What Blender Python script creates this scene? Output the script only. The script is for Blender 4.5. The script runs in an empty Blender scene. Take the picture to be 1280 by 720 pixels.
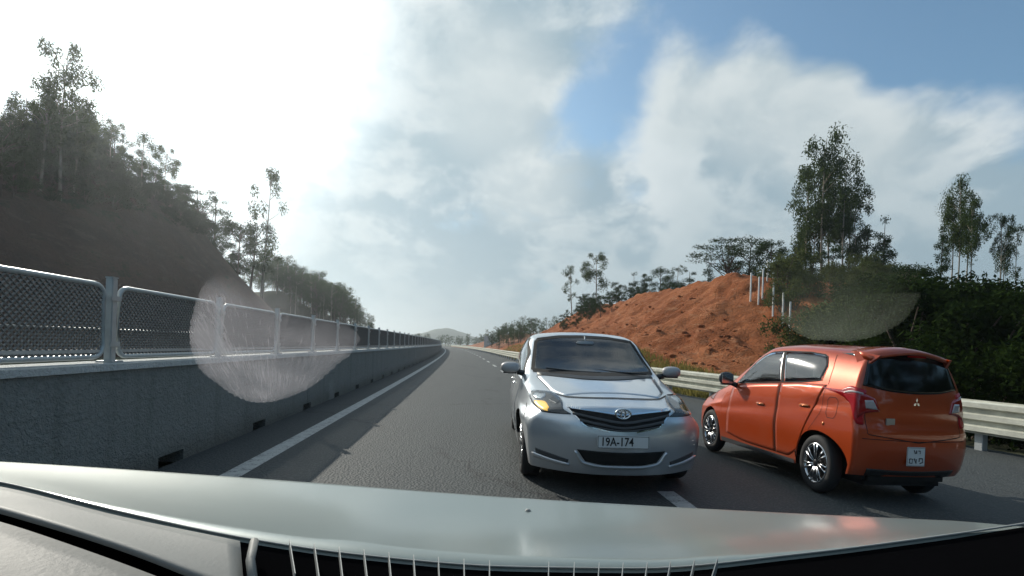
import bpy, bmesh, math, random
import numpy as np
from mathutils import Vector, Matrix, noise as mnoise
from mathutils.bvhtree import BVHTree

S = bpy.context.scene
COL = S.collection
R = math.radians
PI = math.pi

# ------------------------------------------------------------------ camera
CAM_H = 1.30
FPX = 586.0 / 1280.0                     # focal length as a share of the frame width
cam_d = bpy.data.cameras.new("camera")
cam = bpy.data.objects.new("camera", cam_d)
COL.objects.link(cam)
cam_d.sensor_width = 36.0
cam_d.lens = 36.0 * FPX
cam_d.shift_y = 72.0 / 1280.0
cam_d.clip_start = 0.02
cam_d.clip_end = 9000.0
cam.location = (0, 0, CAM_H)
cam.rotation_mode = 'QUATERNION'
_look = Matrix.Rotation(R(90), 3, 'X')
cam.rotation_quaternion = (_look @ Matrix.Rotation(R(1.8), 3, 'Z')).to_quaternion()
S.camera = cam
S.render.resolution_x, S.render.resolution_y = 1024, 576
S.view_settings.view_transform = 'Standard'
S.view_settings.look = 'None'
S.view_settings.exposure = 0.0
S.view_settings.gamma = 1.0
S.cycles.max_bounces = 8
S.cycles.transparent_max_bounces = 24
S.cycles.volume_bounces = 0
S.render.filter_size = 1.7

# ------------------------------------------------------------------ sun and sky
SUN_AZ, SUN_EL = R(-41), R(30)           # azimuth from +Y (camera forward), negative to the left
sun_dir = Vector((math.sin(SUN_AZ) * math.cos(SUN_EL), math.cos(SUN_AZ) * math.cos(SUN_EL), math.sin(SUN_EL)))
sd = bpy.data.lights.new("sun", 'SUN')
sd.energy = 4.6
sd.angle = R(0.5)
sd.color = (1.0, 0.93, 0.82)
sun = bpy.data.objects.new("sun", sd)
COL.objects.link(sun)
sun.rotation_mode = 'QUATERNION'
sun.rotation_quaternion = sun_dir.to_track_quat('Z', 'Y')
sun.location = sun_dir * 100


class NT:
    """small helper that writes node trees"""
    def __init__(self, tree):
        self.t = tree
        self.n = tree.nodes
        self.l = tree.links
        self.n.clear()

    def node(self, kind, **kw):
        nd = self.n.new(kind)
        for k, v in kw.items():
            setattr(nd, k, v)
        return nd

    def set(self, sock, v):
        if isinstance(v, bpy.types.NodeSocket):
            self.l.new(v, sock)
        elif v is not None:
            if hasattr(sock.default_value, '__len__') and not hasattr(v, '__len__'):
                v = (v,) * len(sock.default_value)
            if hasattr(sock.default_value, '__len__') and len(sock.default_value) == 4 and len(v) == 3:
                v = (*v, 1.0)
            sock.default_value = v

    def math(self, op, a, b=None, c=None, clamp=False):
        nd = self.node('ShaderNodeMath', operation=op, use_clamp=clamp)
        self.set(nd.inputs[0], a)
        if b is not None: self.set(nd.inputs[1], b)
        if c is not None: self.set(nd.inputs[2], c)
        return nd.outputs[0]

    def vmath(self, op, a, b=None, out=0):
        nd = self.node('ShaderNodeVectorMath', operation=op)
        self.set(nd.inputs[0], a)
        if b is not None: self.set(nd.inputs[1], b)
        return nd.outputs[out]

    def mix(self, fac, a, b, kind='RGBA', blend='MIX'):
        nd = self.node('ShaderNodeMix', data_type=kind)
        if kind == 'RGBA':
            nd.blend_type = blend
            i = (0, 6, 7, 2)
        else:
            i = (0, 2, 3, 0)
        self.set(nd.inputs[i[0]], fac)
        self.set(nd.inputs[i[1]], a)
        self.set(nd.inputs[i[2]], b)
        return nd.outputs[i[3]]

    def noise(self, vec, scale, detail=4, rough=0.55, dist=0.0, out=0):
        nd = self.node('ShaderNodeTexNoise')
        if vec is not None: self.l.new(vec, nd.inputs['Vector'])
        nd.inputs['Scale'].default_value = scale
        nd.inputs['Detail'].default_value = detail
        nd.inputs['Roughness'].default_value = rough
        nd.inputs['Distortion'].default_value = dist
        return nd.outputs[out]

    def ramp(self, fac, stops, interp='LINEAR'):
        nd = self.node('ShaderNodeValToRGB')
        cr = nd.color_ramp
        cr.interpolation = interp
        while len(cr.elements) < len(stops): cr.elements.new(0.5)
        for e, (p, c) in zip(cr.elements, stops):
            e.position = p
            e.color = (*c, 1) if len(c) == 3 else c
        self.set(nd.inputs[0], fac)
        return nd.outputs[0]

    def smooth(self, v, lo, hi, a=0.0, b=1.0):
        nd = self.node('ShaderNodeMapRange', interpolation_type='SMOOTHSTEP')
        self.set(nd.inputs[0], v)
        for i, q in zip((1, 2, 3, 4), (lo, hi, a, b)): nd.inputs[i].default_value = q
        return nd.outputs[0]

    def mapping(self, vec, scale=(1, 1, 1), rot=(0, 0, 0), loc=(0, 0, 0)):
        nd = self.node('ShaderNodeMapping')
        self.l.new(vec, nd.inputs[0])
        nd.inputs['Location'].default_value = loc
        nd.inputs['Rotation'].default_value = rot
        nd.inputs['Scale'].default_value = scale
        return nd.outputs[0]


def direction(px, py):
    """view direction of a place in the sky, from where the photograph puts it"""
    a, b = px - 640.0, py - 432.0
    c, s = math.cos(R(1.8)), math.sin(R(1.8))
    v = Vector(((a * c + b * s) / 586.0, 1.0, -(b * c - a * s) / 586.0))
    return v.normalized()


def make_world():
    w = bpy.data.worlds.new("World")
    S.world = w
    w.use_nodes = True
    k = NT(w.node_tree)
    sky = k.node('ShaderNodeTexSky', sky_type='NISHITA')
    sky.sun_disc = False
    sky.sun_elevation = SUN_EL
    sky.sun_rotation = SUN_AZ
    sky.air_density, sky.dust_density, sky.ozone_density = 1.0, 1.2, 1.2
    sky.altitude = 100
    blue = k.vmath('MULTIPLY', sky.outputs[0], (0.120, 0.150, 0.150))
    g = k.node('ShaderNodeTexCoord').outputs['Generated']
    dirn = k.vmath('NORMALIZE', g)
    sep = k.node('ShaderNodeSeparateXYZ')
    k.l.new(dirn, sep.inputs[0])
    z = sep.outputs[2]
    zz = k.math('ADD', k.math('MAXIMUM', z, 0.0), 0.55)
    flat = k.vmath('DIVIDE', dirn, k.node('ShaderNodeCombineXYZ').outputs[0])
    comb = flat.node.inputs[1].links[0].from_node
    for i in range(3): k.l.new(zz, comb.inputs[i])
    warp = k.vmath('SCALE', k.vmath('SUBTRACT', k.noise(flat, 4.0, 4, 0.5, out=1), (0.5, 0.5, 0.5)))
    warp.node.inputs['Scale'].default_value = 0.12
    flat = k.vmath('ADD', flat, warp)
    n1 = k.noise(flat, 2.6, 11, 0.58, 0.1)
    n1s = k.noise(k.mapping(flat, loc=(-0.05, 0.045, 0.04)), 2.6, 7, 0.55, 0.1)
    n2 = k.noise(k.mapping(flat, loc=(3.1, 1.7, 0.4)), 5.0, 8, 0.6, 0.3)
    n3 = k.noise(k.mapping(flat, loc=(7.7, -2.0, 1.4)), 1.7, 5, 0.5, 0.1)

    def bump(px, py, r_in, r_out):
        dd = k.vmath('DOT_PRODUCT', dirn, tuple(direction(px, py)), out=1)
        return k.smooth(dd, math.cos(R(r_out)), math.cos(R(r_in)))
    n4 = k.noise(k.mapping(flat, loc=(1.3, 5.2, 2.2)), 13.0, 8, 0.62, 0.2)
    dens = k.math('ADD', k.math('MULTIPLY', k.math('SUBTRACT', n1, 0.5), 3.2), 0.60)
    dens = k.math('ADD', dens, k.math('MULTIPLY', k.math('SUBTRACT', n2, 0.5), 1.0))
    dens = k.math('ADD', dens, k.math('MULTIPLY', k.math('SUBTRACT', n4, 0.5), 0.55))
    # banks of cloud and the blue gaps between them
    for (px, py, a, b, amt) in BANKS:
        dens = k.math('ADD', dens, k.math('MULTIPLY', bump(px, py, a, b), amt))
    # thicker towards the horizon
    dens = k.math('ADD', dens, k.math('MULTIPLY', k.smooth(z, 0.34, 0.06), 0.75))
    # the cloud thins out away from the sun
    away = k.vmath('DOT_PRODUCT', dirn, tuple(sun_dir), out=1)
    dens = k.math('SUBTRACT', dens, k.math('MULTIPLY', k.smooth(away, 0.10, -0.45), 0.9))
    cover = k.smooth(dens, 0.05, 1.10)
    cover = k.math('POWER', cover, 0.85)
    shade = k.math('ADD', k.math('MULTIPLY', n3, 0.7), k.math('MULTIPLY', n2, 0.3))
    relief = k.math('MULTIPLY', k.math('SUBTRACT', n1, n1s), 2.2)
    lum = k.smooth(k.math('ADD', shade, relief), 0.30, 0.66)
    thick = k.smooth(dens, 0.9, 2.2)
    cloud = k.mix(lum, (0.335, 0.455, 0.535), (0.74, 0.80, 0.82))
    cloud = k.mix(k.math('MULTIPLY', k.smooth(z, 0.34, 0.05), 0.65), cloud, (0.405, 0.525, 0.585))
    cloud = k.mix(k.math('MULTIPLY', thick, 0.45), cloud, (0.40, 0.51, 0.56))
    tops = bump(880, 90, 1, 9)
    tops = k.math('MAXIMUM', tops, bump(960, 130, 1, 8))
    tops = k.math('MAXIMUM', tops, bump(1060, 170, 1, 8))
    tops = k.math('MAXIMUM', tops, bump(620, 120, 1, 9))
    tops = k.math('MAXIMUM', tops, bump(660, 225, 1, 8))
    cloud = k.mix(k.math('MULTIPLY', tops, 0.55), cloud, (0.70, 0.755, 0.76))
    # clouds near the sun are lit through, those opposite it are darker
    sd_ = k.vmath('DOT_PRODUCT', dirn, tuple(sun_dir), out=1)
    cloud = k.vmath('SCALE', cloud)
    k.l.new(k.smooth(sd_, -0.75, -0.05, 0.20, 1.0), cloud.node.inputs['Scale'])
    glow = k.math('MAXIMUM', k.smooth(sd_, math.cos(R(27)), math.cos(R(4))), k.math('MULTIPLY', bump(110, 190, 6, 22), 0.8))
    glow = k.math("POWER", glow, 1.3)
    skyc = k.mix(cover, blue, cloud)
    skyc = k.vmath('ADD', skyc, k.mix(glow, (0, 0, 0), (1.0, 1.05, 1.04)))
    low = k.smooth(z, 0.16, 0.0)
    skyc = k.mix(k.math('MULTIPLY', low, 0.5), skyc, (0.40, 0.51, 0.56))
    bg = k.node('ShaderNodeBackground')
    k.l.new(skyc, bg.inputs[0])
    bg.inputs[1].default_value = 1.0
    out = k.node('ShaderNodeOutputWorld')
    k.l.new(bg.outputs[0], out.inputs[0])


BANKS = [  # px, py, inner radius, outer radius (deg), density added
    (150, 150, 14, 34, 0.5), (470, 20, 5, 22, 0.55), (430, 330, 8, 24, 0.3), (620, 110, 1, 10, 0.55), (640, 235, 4, 15, 0.5),
    (885, 100, 0, 8, 0.75), (950, 170, 3, 14, 0.55), (1050, 205, 3, 13, 0.65), (990, 105, 0, 6, 0.55), (1075, 140, 0, 7, 0.6), (1150, 175, 0, 7, 0.45), (1230, 225, 2, 12, 0.5), (800, 270, 3, 13, 0.4), (730, 10, 0, 8, 0.35),
    (765, 115, 0, 8, -0.52), (705, 170, 0, 7, -0.45), (840, 50, 0, 8, -0.35), (960, 10, 1, 11, -0.85), (1130, 40, 1, 10, -0.95), (1240, 80, 2, 11, -0.85),
    (1185, 95, 0.3, 2.5, 0.4),
]
make_world()


# ------------------------------------------------------------------ objects and tags
def tag(o, label=None, cat=None, group=None, kind=None):
    if label: o['label'] = label
    if cat: o['category'] = cat
    if group: o['group'] = group
    if kind: o['kind'] = kind
    return o


def empty(name, loc=(0, 0, 0), rz=0.0, parent=None):
    o = bpy.data.objects.new(name, None)
    COL.objects.link(o)
    o.empty_display_size = 0.2
    o.location = loc
    o.rotation_euler = (0, 0, rz)
    o.parent = parent
    return o


def mesh_obj(name, verts, faces, mat, parent=None, smooth=False, mats=None, fmat=None):
    me = bpy.data.meshes.new(name)
    me.from_pydata([tuple(v) for v in verts], [], [tuple(f) for f in faces])
    for m in (mats or [mat]): me.materials.append(m)
    if fmat is not None: me.polygons.foreach_set('material_index', fmat)
    if smooth: me.polygons.foreach_set('use_smooth', [True] * len(me.polygons))
    me.update()
    o = bpy.data.objects.new(name, me)
    COL.objects.link(o)
    o.parent = parent
    return o


def share(o, parent=None, loc=None, rot=None, scale=None):
    c = o.copy()
    COL.objects.link(c)
    c.parent = parent
    if loc is not None: c.location = loc
    if rot is not None: c.rotation_euler = rot
    if scale is not None: c.scale = scale
    return c


class MB:
    """collects simple shapes, then links them as one mesh object"""
    def __init__(self):
        self.v, self.f = [], []

    def add(self, vs, fs):
        b = len(self.v)
        self.v += [tuple(v) for v in vs]
        self.f += [tuple(i + b for i in f) for f in fs]

    def box(self, c, s, bev=0.0, M=None):
        hx, hy, hz = s[0] / 2, s[1] / 2, s[2] / 2
        bm = bmesh.new()
        bmesh.ops.create_cube(bm, size=1.0)
        for v in bm.verts: v.co = Vector((v.co.x * s[0], v.co.y * s[1], v.co.z * s[2]))
        if bev > 0:
            bmesh.ops.bevel(bm, geom=bm.edges[:], offset=min(bev, hx * .9, hy * .9, hz * .9), segments=2, affect='EDGES')
        bm.verts.index_update()
        T = (M or Matrix.Identity(4))
        self.add([T @ (v.co + Vector(c)) for v in bm.verts], [[v.index for v in f.verts] for f in bm.faces])
        bm.free()

    def tube(self, pts, r, n=8, caps=True):
        pts = [Vector(p) for p in pts]
        rr = r if hasattr(r, '__len__') else [r] * len(pts)
        vs, fs = [], []
        for i, p in enumerate(pts):
            d = (pts[min(i + 1, len(pts) - 1)] - pts[max(i - 1, 0)]).normalized()
            a = d.cross(Vector((0, 0, 1)))
            if a.length < 1e-3: a = d.cross(Vector((0, 1, 0)))
            a.normalize()
            b = d.cross(a)
            for k in range(n):
                t = 2 * PI * k / n
                vs.append(p + (a * math.cos(t) + b * math.sin(t)) * rr[i])
        for i in range(len(pts) - 1):
            for k in range(n):
                k2 = (k + 1) % n
                fs.append((i * n + k, i * n + k2, (i + 1) * n + k2, (i + 1) * n + k))
        if caps:
            fs.append(tuple(range(n))[::-1])
            fs.append(tuple((len(pts) - 1) * n + k for k in range(n)))
        self.add(vs, fs)

    def lathe(self, prof, n=32, axis='Y', c=(0, 0, 0)):
        """prof: list of (radius, along)"""
        vs, fs = [], []
        for (r, h) in prof:
            for k in range(n):
                t = 2 * PI * k / n
                p = (r * math.cos(t), h, r * math.sin(t)) if axis == 'Y' else (r * math.cos(t), r * math.sin(t), h)
                vs.append((p[0] + c[0], p[1] + c[1], p[2] + c[2]))
        for i in range(len(prof) - 1):
            for k in range(n):
                k2 = (k + 1) % n
                fs.append((i * n + k, i * n + k2, (i + 1) * n + k2, (i + 1) * n + k))
        self.add(vs, fs)

    def build(self, name, mat, parent=None, smooth=False):
        o = mesh_obj(name, self.v, self.f, mat, parent, smooth)
        return o


# ------------------------------------------------------------------ materials
def material(name):
    m = bpy.data.materials.new(name)
    m.use_nodes = True
    k = NT(m.node_tree)
    out = k.node('ShaderNodeOutputMaterial')
    return m, k, out


def principled(k, out, **kw):
    p = k.node('ShaderNodeBsdfPrincipled')
    for n, v in kw.items():
        k.set(p.inputs[n.replace('_', ' ')], v)
    k.l.new(p.outputs[0], out.inputs[0])
    return p


def bump_to(k, p, height, strength=0.3, dist=0.02):
    b = k.node('ShaderNodeBump')
    b.inputs['Strength'].default_value = strength
    b.inputs['Distance'].default_value = dist
    k.l.new(height, b.inputs['Height'])
    k.l.new(b.outputs[0], p.inputs['Normal'])


def simple(name, col, rough=0.6, metal=0.0, coat=0.0, var=0.12, scale=9.0, spec=0.5, bump=0.0, bscale=60.0, coatrough=0.05):
    m, k, out = material(name)
    tc = k.node('ShaderNodeTexCoord').outputs['Object']
    n = k.noise(tc, scale, 5, 0.6)
    c = k.mix(n, tuple(x * (1 - var) for x in col), tuple(min(1, x * (1 + var)) for x in col))
    rr = k.math('ADD', k.math('MULTIPLY', k.math('SUBTRACT', n, 0.5), rough * 0.35), rough)
    p = principled(k, out, Base_Color=c, Roughness=rr, Metallic=metal, Coat_Weight=coat, Coat_Roughness=coatrough)
    p.inputs['Specular IOR Level'].default_value = spec
    if bump: bump_to(k, p, k.noise(tc, bscale, 4, 0.6), bump, 0.01)
    return m


def car_paint(name, col, metal, rough, flake, coat=1.0, coatrough=0.04):
    m, k, out = material(name)
    tc = k.node('ShaderNodeTexCoord').outputs['Object']
    fl = k.noise(tc, 420, 2, 0.5)
    dust = k.noise(tc, 2.2, 6, 0.65)
    sep = k.node('ShaderNodeSeparateXYZ')
    k.l.new(tc, sep.inputs[0])
    c = k.mix(fl, tuple(x * (1 - flake) for x in col), tuple(min(1, x * (1 + flake)) for x in col))
    # road dirt thrown up along the lower body
    dirt = k.math('MULTIPLY', k.smooth(k.math('ADD', sep.outputs[2], k.math('MULTIPLY', dust, 0.35)), 0.62, 0.28), 0.5)
    dirt = k.math('ADD', dirt, k.math('MULTIPLY', k.smooth(dust, 0.45, 0.8), 0.10))
    c = k.mix(dirt, c, (0.16, 0.12, 0.09))
    p = principled(k, out, Base_Color=c, Coat_Weight=1.0, Coat_Roughness=coatrough)
    k.set(p.inputs['Metallic'], k.math('MULTIPLY', k.math('SUBTRACT', 1.0, dirt), metal))
    k.set(p.inputs['Roughness'], k.math('ADD', k.math('MULTIPLY', dirt, 0.4), rough))
    k.set(p.inputs['Coat Weight'], k.math('MULTIPLY', k.math('SUBTRACT', 1.0, dirt), coat))
    return m


def glass_mat(name, tint, refl=1.0, rough=0.02):
    """tinted pane: a Fresnel mirror over a dark transparent body"""
    m, k, out = material(name)
    gm = k.node('ShaderNodeNewGeometry')
    cs = k.math('ABSOLUTE', k.vmath('DOT_PRODUCT', gm.outputs['Normal'], gm.outputs['Incoming'], out=1))
    fr = k.math('ADD', 0.045, k.math('MULTIPLY', k.math('POWER', k.math('SUBTRACT', 1.0, cs, clamp=True), 5.0), 0.95))
    tr = k.node('ShaderNodeBsdfTransparent')
    tr.inputs[0].default_value = (*tint, 1)
    gl = k.node('ShaderNodeBsdfGlossy')
    gl.inputs['Roughness'].default_value = rough
    gl.inputs['Color'].default_value = (0.95, 0.97, 1.0, 1)
    mx = k.node('ShaderNodeMixShader')
    tc = k.node('ShaderNodeTexCoord').outputs['Object']
    dust = k.noise(tc, 6, 5, 0.6)
    k.l.new(k.math('MULTIPLY', fr, refl * 1.5, clamp=True), mx.inputs[0])
    k.l.new(tr.outputs[0], mx.inputs[1])
    k.l.new(gl.outputs[0], mx.inputs[2])
    df = k.node('ShaderNodeBsdfDiffuse')
    df.inputs[0].default_value = (0.22, 0.21, 0.19, 1)
    m2 = k.node('ShaderNodeMixShader')
    k.l.new(k.math('MULTIPLY', k.smooth(dust, 0.4, 0.8), 0.07), m2.inputs[0])
    k.l.new(mx.outputs[0], m2.inputs[1])
    k.l.new(df.outputs[0], m2.inputs[2])
    k.l.new(m2.outputs[0], out.inputs[0])
    return m


M = {}
M['rubber'] = simple('tyre_rubber', (0.020, 0.020, 0.021), 0.75, bump=0.3, bscale=80)
M['black'] = simple('black_plastic', (0.018, 0.018, 0.019), 0.45)
M['gap'] = simple('panel_gap_black', (0.006, 0.006, 0.006), 0.8)
M['darkgrey'] = simple('dark_grey_plastic', (0.055, 0.057, 0.060), 0.5)
M['chrome'] = simple('chrome', (0.72, 0.73, 0.74), 0.12, metal=1.0, var=0.03)
M['alloy'] = simple('machined_alloy', (0.62, 0.63, 0.64), 0.25, metal=1.0, var=0.08)
M['darkalloy'] = simple('dark_alloy', (0.035, 0.036, 0.038), 0.35, metal=0.6)
M['steel'] = simple('galvanised_steel', (0.50, 0.52, 0.52), 0.42, metal=0.35, var=0.25, scale=5)
M['silver'] = car_paint('silver_paint', (0.62, 0.65, 0.68), 0.70, 0.30, 0.15)
M['orange'] = car_paint('orange_paint', (0.46, 0.060, 0.010), 0.35, 0.32, 0.15)
M['glass'] = glass_mat('tinted_glass', (0.12, 0.16, 0.16), 1.0)
M['darkglass'] = glass_mat('dark_tinted_glass', (0.03, 0.035, 0.04))
M['clearlens'] = glass_mat('clear_lens', (0.75, 0.77, 0.78), 0.7)
M['amber'] = simple('amber_lens', (0.62, 0.25, 0.012), 0.2, coat=1, var=0.2, scale=40)
M['redlens'] = simple('red_lens', (0.30, 0.006, 0.008), 0.15, coat=1, var=0.25, scale=30)
M['whitelens'] = simple('white_lens', (0.40, 0.36, 0.36), 0.15, coat=1, var=0.2, scale=40)
M['plate'] = simple('plate_white', (0.62, 0.63, 0.62), 0.45, var=0.06)
M['plate_ink'] = simple('plate_black_ink', (0.012, 0.012, 0.013), 0.5)
M['fabric'] = simple('seat_fabric', (0.030, 0.030, 0.032), 0.9)


# ------------------------------------------------------------------ car bodies
def pchip(xs, ys, q):
    """monotone cubic through the points (xs rising)"""
    xs, ys, q = np.asarray(xs, float), np.asarray(ys, float), np.asarray(q, float)
    h = np.diff(xs)
    d = np.diff(ys) / h
    m = np.zeros(len(xs))
    m[0], m[-1] = d[0], d[-1]
    for i in range(1, len(xs) - 1):
        if d[i - 1] * d[i] > 0:
            w1, w2 = 2 * h[i] + h[i - 1], h[i] + 2 * h[i - 1]
            m[i] = (w1 + w2) / (w1 / d[i - 1] + w2 / d[i])
    q = np.clip(q, xs[0], xs[-1])
    i = np.clip(np.searchsorted(xs, q) - 1, 0, len(xs) - 2)
    t = (q - xs[i]) / h[i]
    a = (1 + 2 * t) * (1 - t) ** 2
    b = t * (1 - t) ** 2
    c = t * t * (3 - 2 * t)
    e = t * t * (t - 1)
    return a * ys[i] + b * h[i] * m[i] + c * ys[i + 1] + e * h[i] * m[i + 1]


def prof(pts):
    pts = sorted(pts)
    X, Y = [p[0] for p in pts], [p[1] for p in pts]
    return lambda q: pchip(X, Y, q)


class CarBody:
    """a lofted shell: cross-sections from tail to nose, closed by a curved front and rear face"""
    def __init__(self, d):
        self.d = d
        nfl, ngh, nrf = 22, 12, 14
        x0, x1 = d['x_rear'], d['x_front']
        st = list(np.linspace(x0, x1, 96))
        for xw in (d['ax_f'], d['ax_r']):
            for t in np.linspace(0, PI, 25): st.append(xw + d['arch'] * math.cos(t))
        st = sorted(s for s in st if x0 <= s <= x1)
        xs = [st[0]]
        for s in st[1:]:
            if s - xs[-1] > 0.008: xs.append(s)
        xs[-1] = x1
        xs = np.array(xs)
        P = {k: prof(d[k])(xs) for k in ('zc', 'zre', 'wre', 'zsh', 'wsh', 'wmax')}
        zbase = prof(d['zb'])(xs)
        zb = zbase.copy()
        for xw in (d['ax_f'], d['ax_r']):
            q = d['arch'] ** 2 - (xs - xw) ** 2
            zb = np.maximum(zb, np.where(q > 0, d['rw'] + np.sqrt(np.maximum(q, 0)), 0))
        rings = []
        for i, x in enumerate(xs):
            wm, zm = P['wmax'][i], d['zmax']
            zs, ws = P['zsh'][i], P['wsh'][i]
            zm = min(zm, zs - 0.06)
            tk = d.get('tuck', 0.07)
            wf = prof([(0.14, wm - tk), (0.24, wm - tk * 0.55), (zm - 0.10, wm - 0.006), (zm, wm), ((zm + zs) / 2, wm * 0.35 + ws * 0.65 + 0.012), (zs, ws)])
            z = np.linspace(min(zb[i], zs - 0.05), zs, nfl)
            ring = np.stack([wf(z), z], 1)
            crease = d.get('crease')
            if crease:
                cz = crease[0] + crease[1] * x
                ring[:, 0] += 0.012 * np.exp(-((z - cz) / 0.028) ** 2) - 0.012 * np.exp(-((z - cz + 0.075) / 0.05) ** 2)
            t = np.linspace(0, 1, ngh + 1)[1:]
            wr, zr = P['wre'][i], P['zre'][i]
            gh = np.stack([ws + (wr - ws) * t + 0.030 * np.sin(PI * t) * min(1, (zr - zs) / 0.3), zs + (zr - zs) * t], 1)
            t = np.linspace(0, 1, nrf + 1)[1:]
            y = wr * (1 - t)
            rf = np.stack([y, zr + (P['zc'][i] - zr) * (1 - (1 - t) ** 2.2)], 1)
            ring = np.concatenate([ring, gh, rf])
            for _ in range(5):                                   # round the corners of the section
                sm = ring.copy()
                sm[1:-1] = ring[1:-1] * 0.5 + (ring[:-2] + ring[2:]) * 0.25
                k0 = nfl - 6
                ring[k0:-1] = sm[k0:-1]
            rings.append(ring)
        self.xs, self.rings = xs, rings
        nr = len(rings[0])
        V, F = [], []
        idx = {}

        def vid(p):
            V.append(p)
            return len(V) - 1
        half = np.array([[self.warp(xs[i], r[0], r[1]) for r in rings[i]] for i in range(len(xs))])
        L = [[vid(half[i, j]) for j in range(nr)] for i in range(len(xs))]
        Rr = [[L[i][j] if j == nr - 1 else vid(half[i, j] * (1, -1, 1)) for j in range(nr)] for i in range(len(xs))]
        for i in range(len(xs) - 1):
            for j in range(nr - 1):
                F.append((L[i][j], L[i + 1][j], L[i + 1][j + 1], L[i][j + 1]))
                F.append((Rr[i][j], Rr[i][j + 1], Rr[i + 1][j + 1], Rr[i + 1][j]))
        for i, fl in ((0, -1), (len(xs) - 1, 1)):                # nose and tail
            K = 18
            ring = rings[i]
            rows = []
            for j in range(nr):
                w, z = ring[j]
                row = [L[i][j]]
                for k in range(1, 2 * K):
                    y = w * (1 - k / K)
                    row.append(vid(self.warp(xs[i], y, z)) if j < nr - 1 else L[i][j])
                row.append(Rr[i][j])
                rows.append(row)
            for j in range(nr - 1):
                for k in range(2 * K):
                    a, b, c, e = rows[j][k], rows[j][k + 1], rows[j + 1][k + 1], rows[j + 1][k]
                    f = [a, b, c, e] if fl > 0 else [e, c, b, a]
                    g = []
                    for q in f:
                        if q not in g: g.append(q)
                    if len(g) >= 3: F.append(tuple(g))
        self.V, self.F = np.array(V, float), F
        self.bvh = BVHTree.FromPolygons([Vector(v) for v in V], F)

    def warp(self, xs, y, z):
        d = self.d
        x = xs
        c = d.get('z_hi', 9)
        tf = max(0.0, min(1.0, (xs - d['blend_f']) / (d['x_front'] - d['blend_f'])))
        tr = max(0.0, min(1.0, (d['blend_r'] - xs) / (d['blend_r'] - d['x_rear'])))
        if tf > 0:
            b = d['bulge_f'] * (1 - min(1, abs(y) / d['bw_f']) ** d['bp_f']) + float(d['pf'](z))
            x = x + b * tf ** 1.6
        if tr > 0:
            b = d['bulge_r'] * (1 - min(1, abs(y) / d['bw_r']) ** d['bp_r']) + float(d['pr'](z))
            x = x - b * tr ** 1.6
        return (x, y, z)

    # --- panels that follow the shell
    def cast(self, p, dr, off):
        o = Vector(p) - Vector(dr) * 4
        loc, nor, _, _ = self.bvh.ray_cast(o, Vector(dr), 9)
        if loc is None:
            loc, nor, _, _ = self.bvh.find_nearest(Vector(p))
        if nor.dot(Vector(dr)) > 0: nor = -nor
        return loc + nor * off, nor

    def patch(self, top, bot, view, n=20, m=8, off=0.004, skirt=0.015, smooth_curve=True):
        """grid between two edge lines given in a 2-D view of the car, cast on to the shell.
        view 'side': (x, z) seen from the left; 'front': (y, z); 'rear': (y, z); ('diag', a): horizontal direction a from the front"""
        def res(pl, n):
            pl = np.array(pl, float)
            if len(pl) > 2 and smooth_curve:
                s = np.r_[0, np.cumsum(np.hypot(*np.diff(pl, axis=0).T))]
                q = np.linspace(0, s[-1], n)
                return np.stack([pchip(s, pl[:, 0], q), pchip(s, pl[:, 1], q)], 1)
            s = np.r_[0, np.cumsum(np.hypot(*np.diff(pl, axis=0).T))]
            q = np.linspace(0, s[-1], n)
            return np.stack([np.interp(q, s, pl[:, 0]), np.interp(q, s, pl[:, 1])], 1)
        T, B = res(top, n), res(bot, n)
        vs, ns = [], []
        for j in range(m):
            t = j / (m - 1)
            for i in range(n):
                u, z = T[i] * (1 - t) + B[i] * t
                if view == 'side': p, dr = (u, 0, z), (0, -1, 0)
                elif view == 'front': p, dr = (0, u, z), (-1, 0, 0)
                elif view == 'rear': p, dr = (0, u, z), (1, 0, 0)
                elif view == 'top': p, dr = (u, z, 0), (0, 0, -1)
                else:
                    a = view[1]
                    c, s = math.cos(a), math.sin(a)
                    p, dr = (-s * u, c * u, z), (-c, -s, 0)
                l, nn = self.cast(p, dr, off)
                vs.append(l)
                ns.append(nn)
        fs = []
        for j in range(m - 1):
            for i in range(n - 1):
                fs.append((j * n + i, j * n + i + 1, (j + 1) * n + i + 1, (j + 1) * n + i))
        if skirt:
            rim = [i for i in range(n)] + [j * n + n - 1 for j in range(1, m)] + [(m - 1) * n + i for i in range(n - 2, -1, -1)] + [j * n for j in range(m - 2, 0, -1)]
            b = len(vs)
            for q in rim: vs.append(vs[q] - ns[q] * (skirt + off))
            for a in range(len(rim)):
                a2 = (a + 1) % len(rim)
                fs.append((rim[a2], rim[a], b + a, b + a2))
        return vs, fs

    def strip(self, pts, view, w=0.008, off=0.0015, closed=False, n=60, mirror=False):
        """thin line of even width along a path on the shell"""
        pts = [np.array(p, float) for p in pts]
        if closed: pts = pts + [pts[0]]
        pl = np.array(pts)
        s = np.r_[0, np.cumsum(np.hypot(*np.diff(pl, axis=0).T))]
        q = np.linspace(0, s[-1], n)
        c = np.stack([np.interp(q, s, pl[:, 0]), np.interp(q, s, pl[:, 1])], 1)
        tg = np.gradient(c, axis=0)
        tg /= np.maximum(1e-6, np.hypot(tg[:, 0], tg[:, 1]))[:, None]
        nr = np.stack([-tg[:, 1], tg[:, 0]], 1) * w / 2
        vs = []
        for i in range(n):
            for sgn in (-1, 1):
                u, z = c[i] + sgn * nr[i]
                if view == 'side': p, dr = (u, 0, z), (0, -1, 0)
                elif view == 'front': p, dr = (0, u, z), (-1, 0, 0)
                elif view == 'rear': p, dr = (0, u, z), (1, 0, 0)
                else: p, dr = (u, z, 0), (0, 0, -1)
                vs.append(self.cast(p, dr, off)[0])
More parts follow.
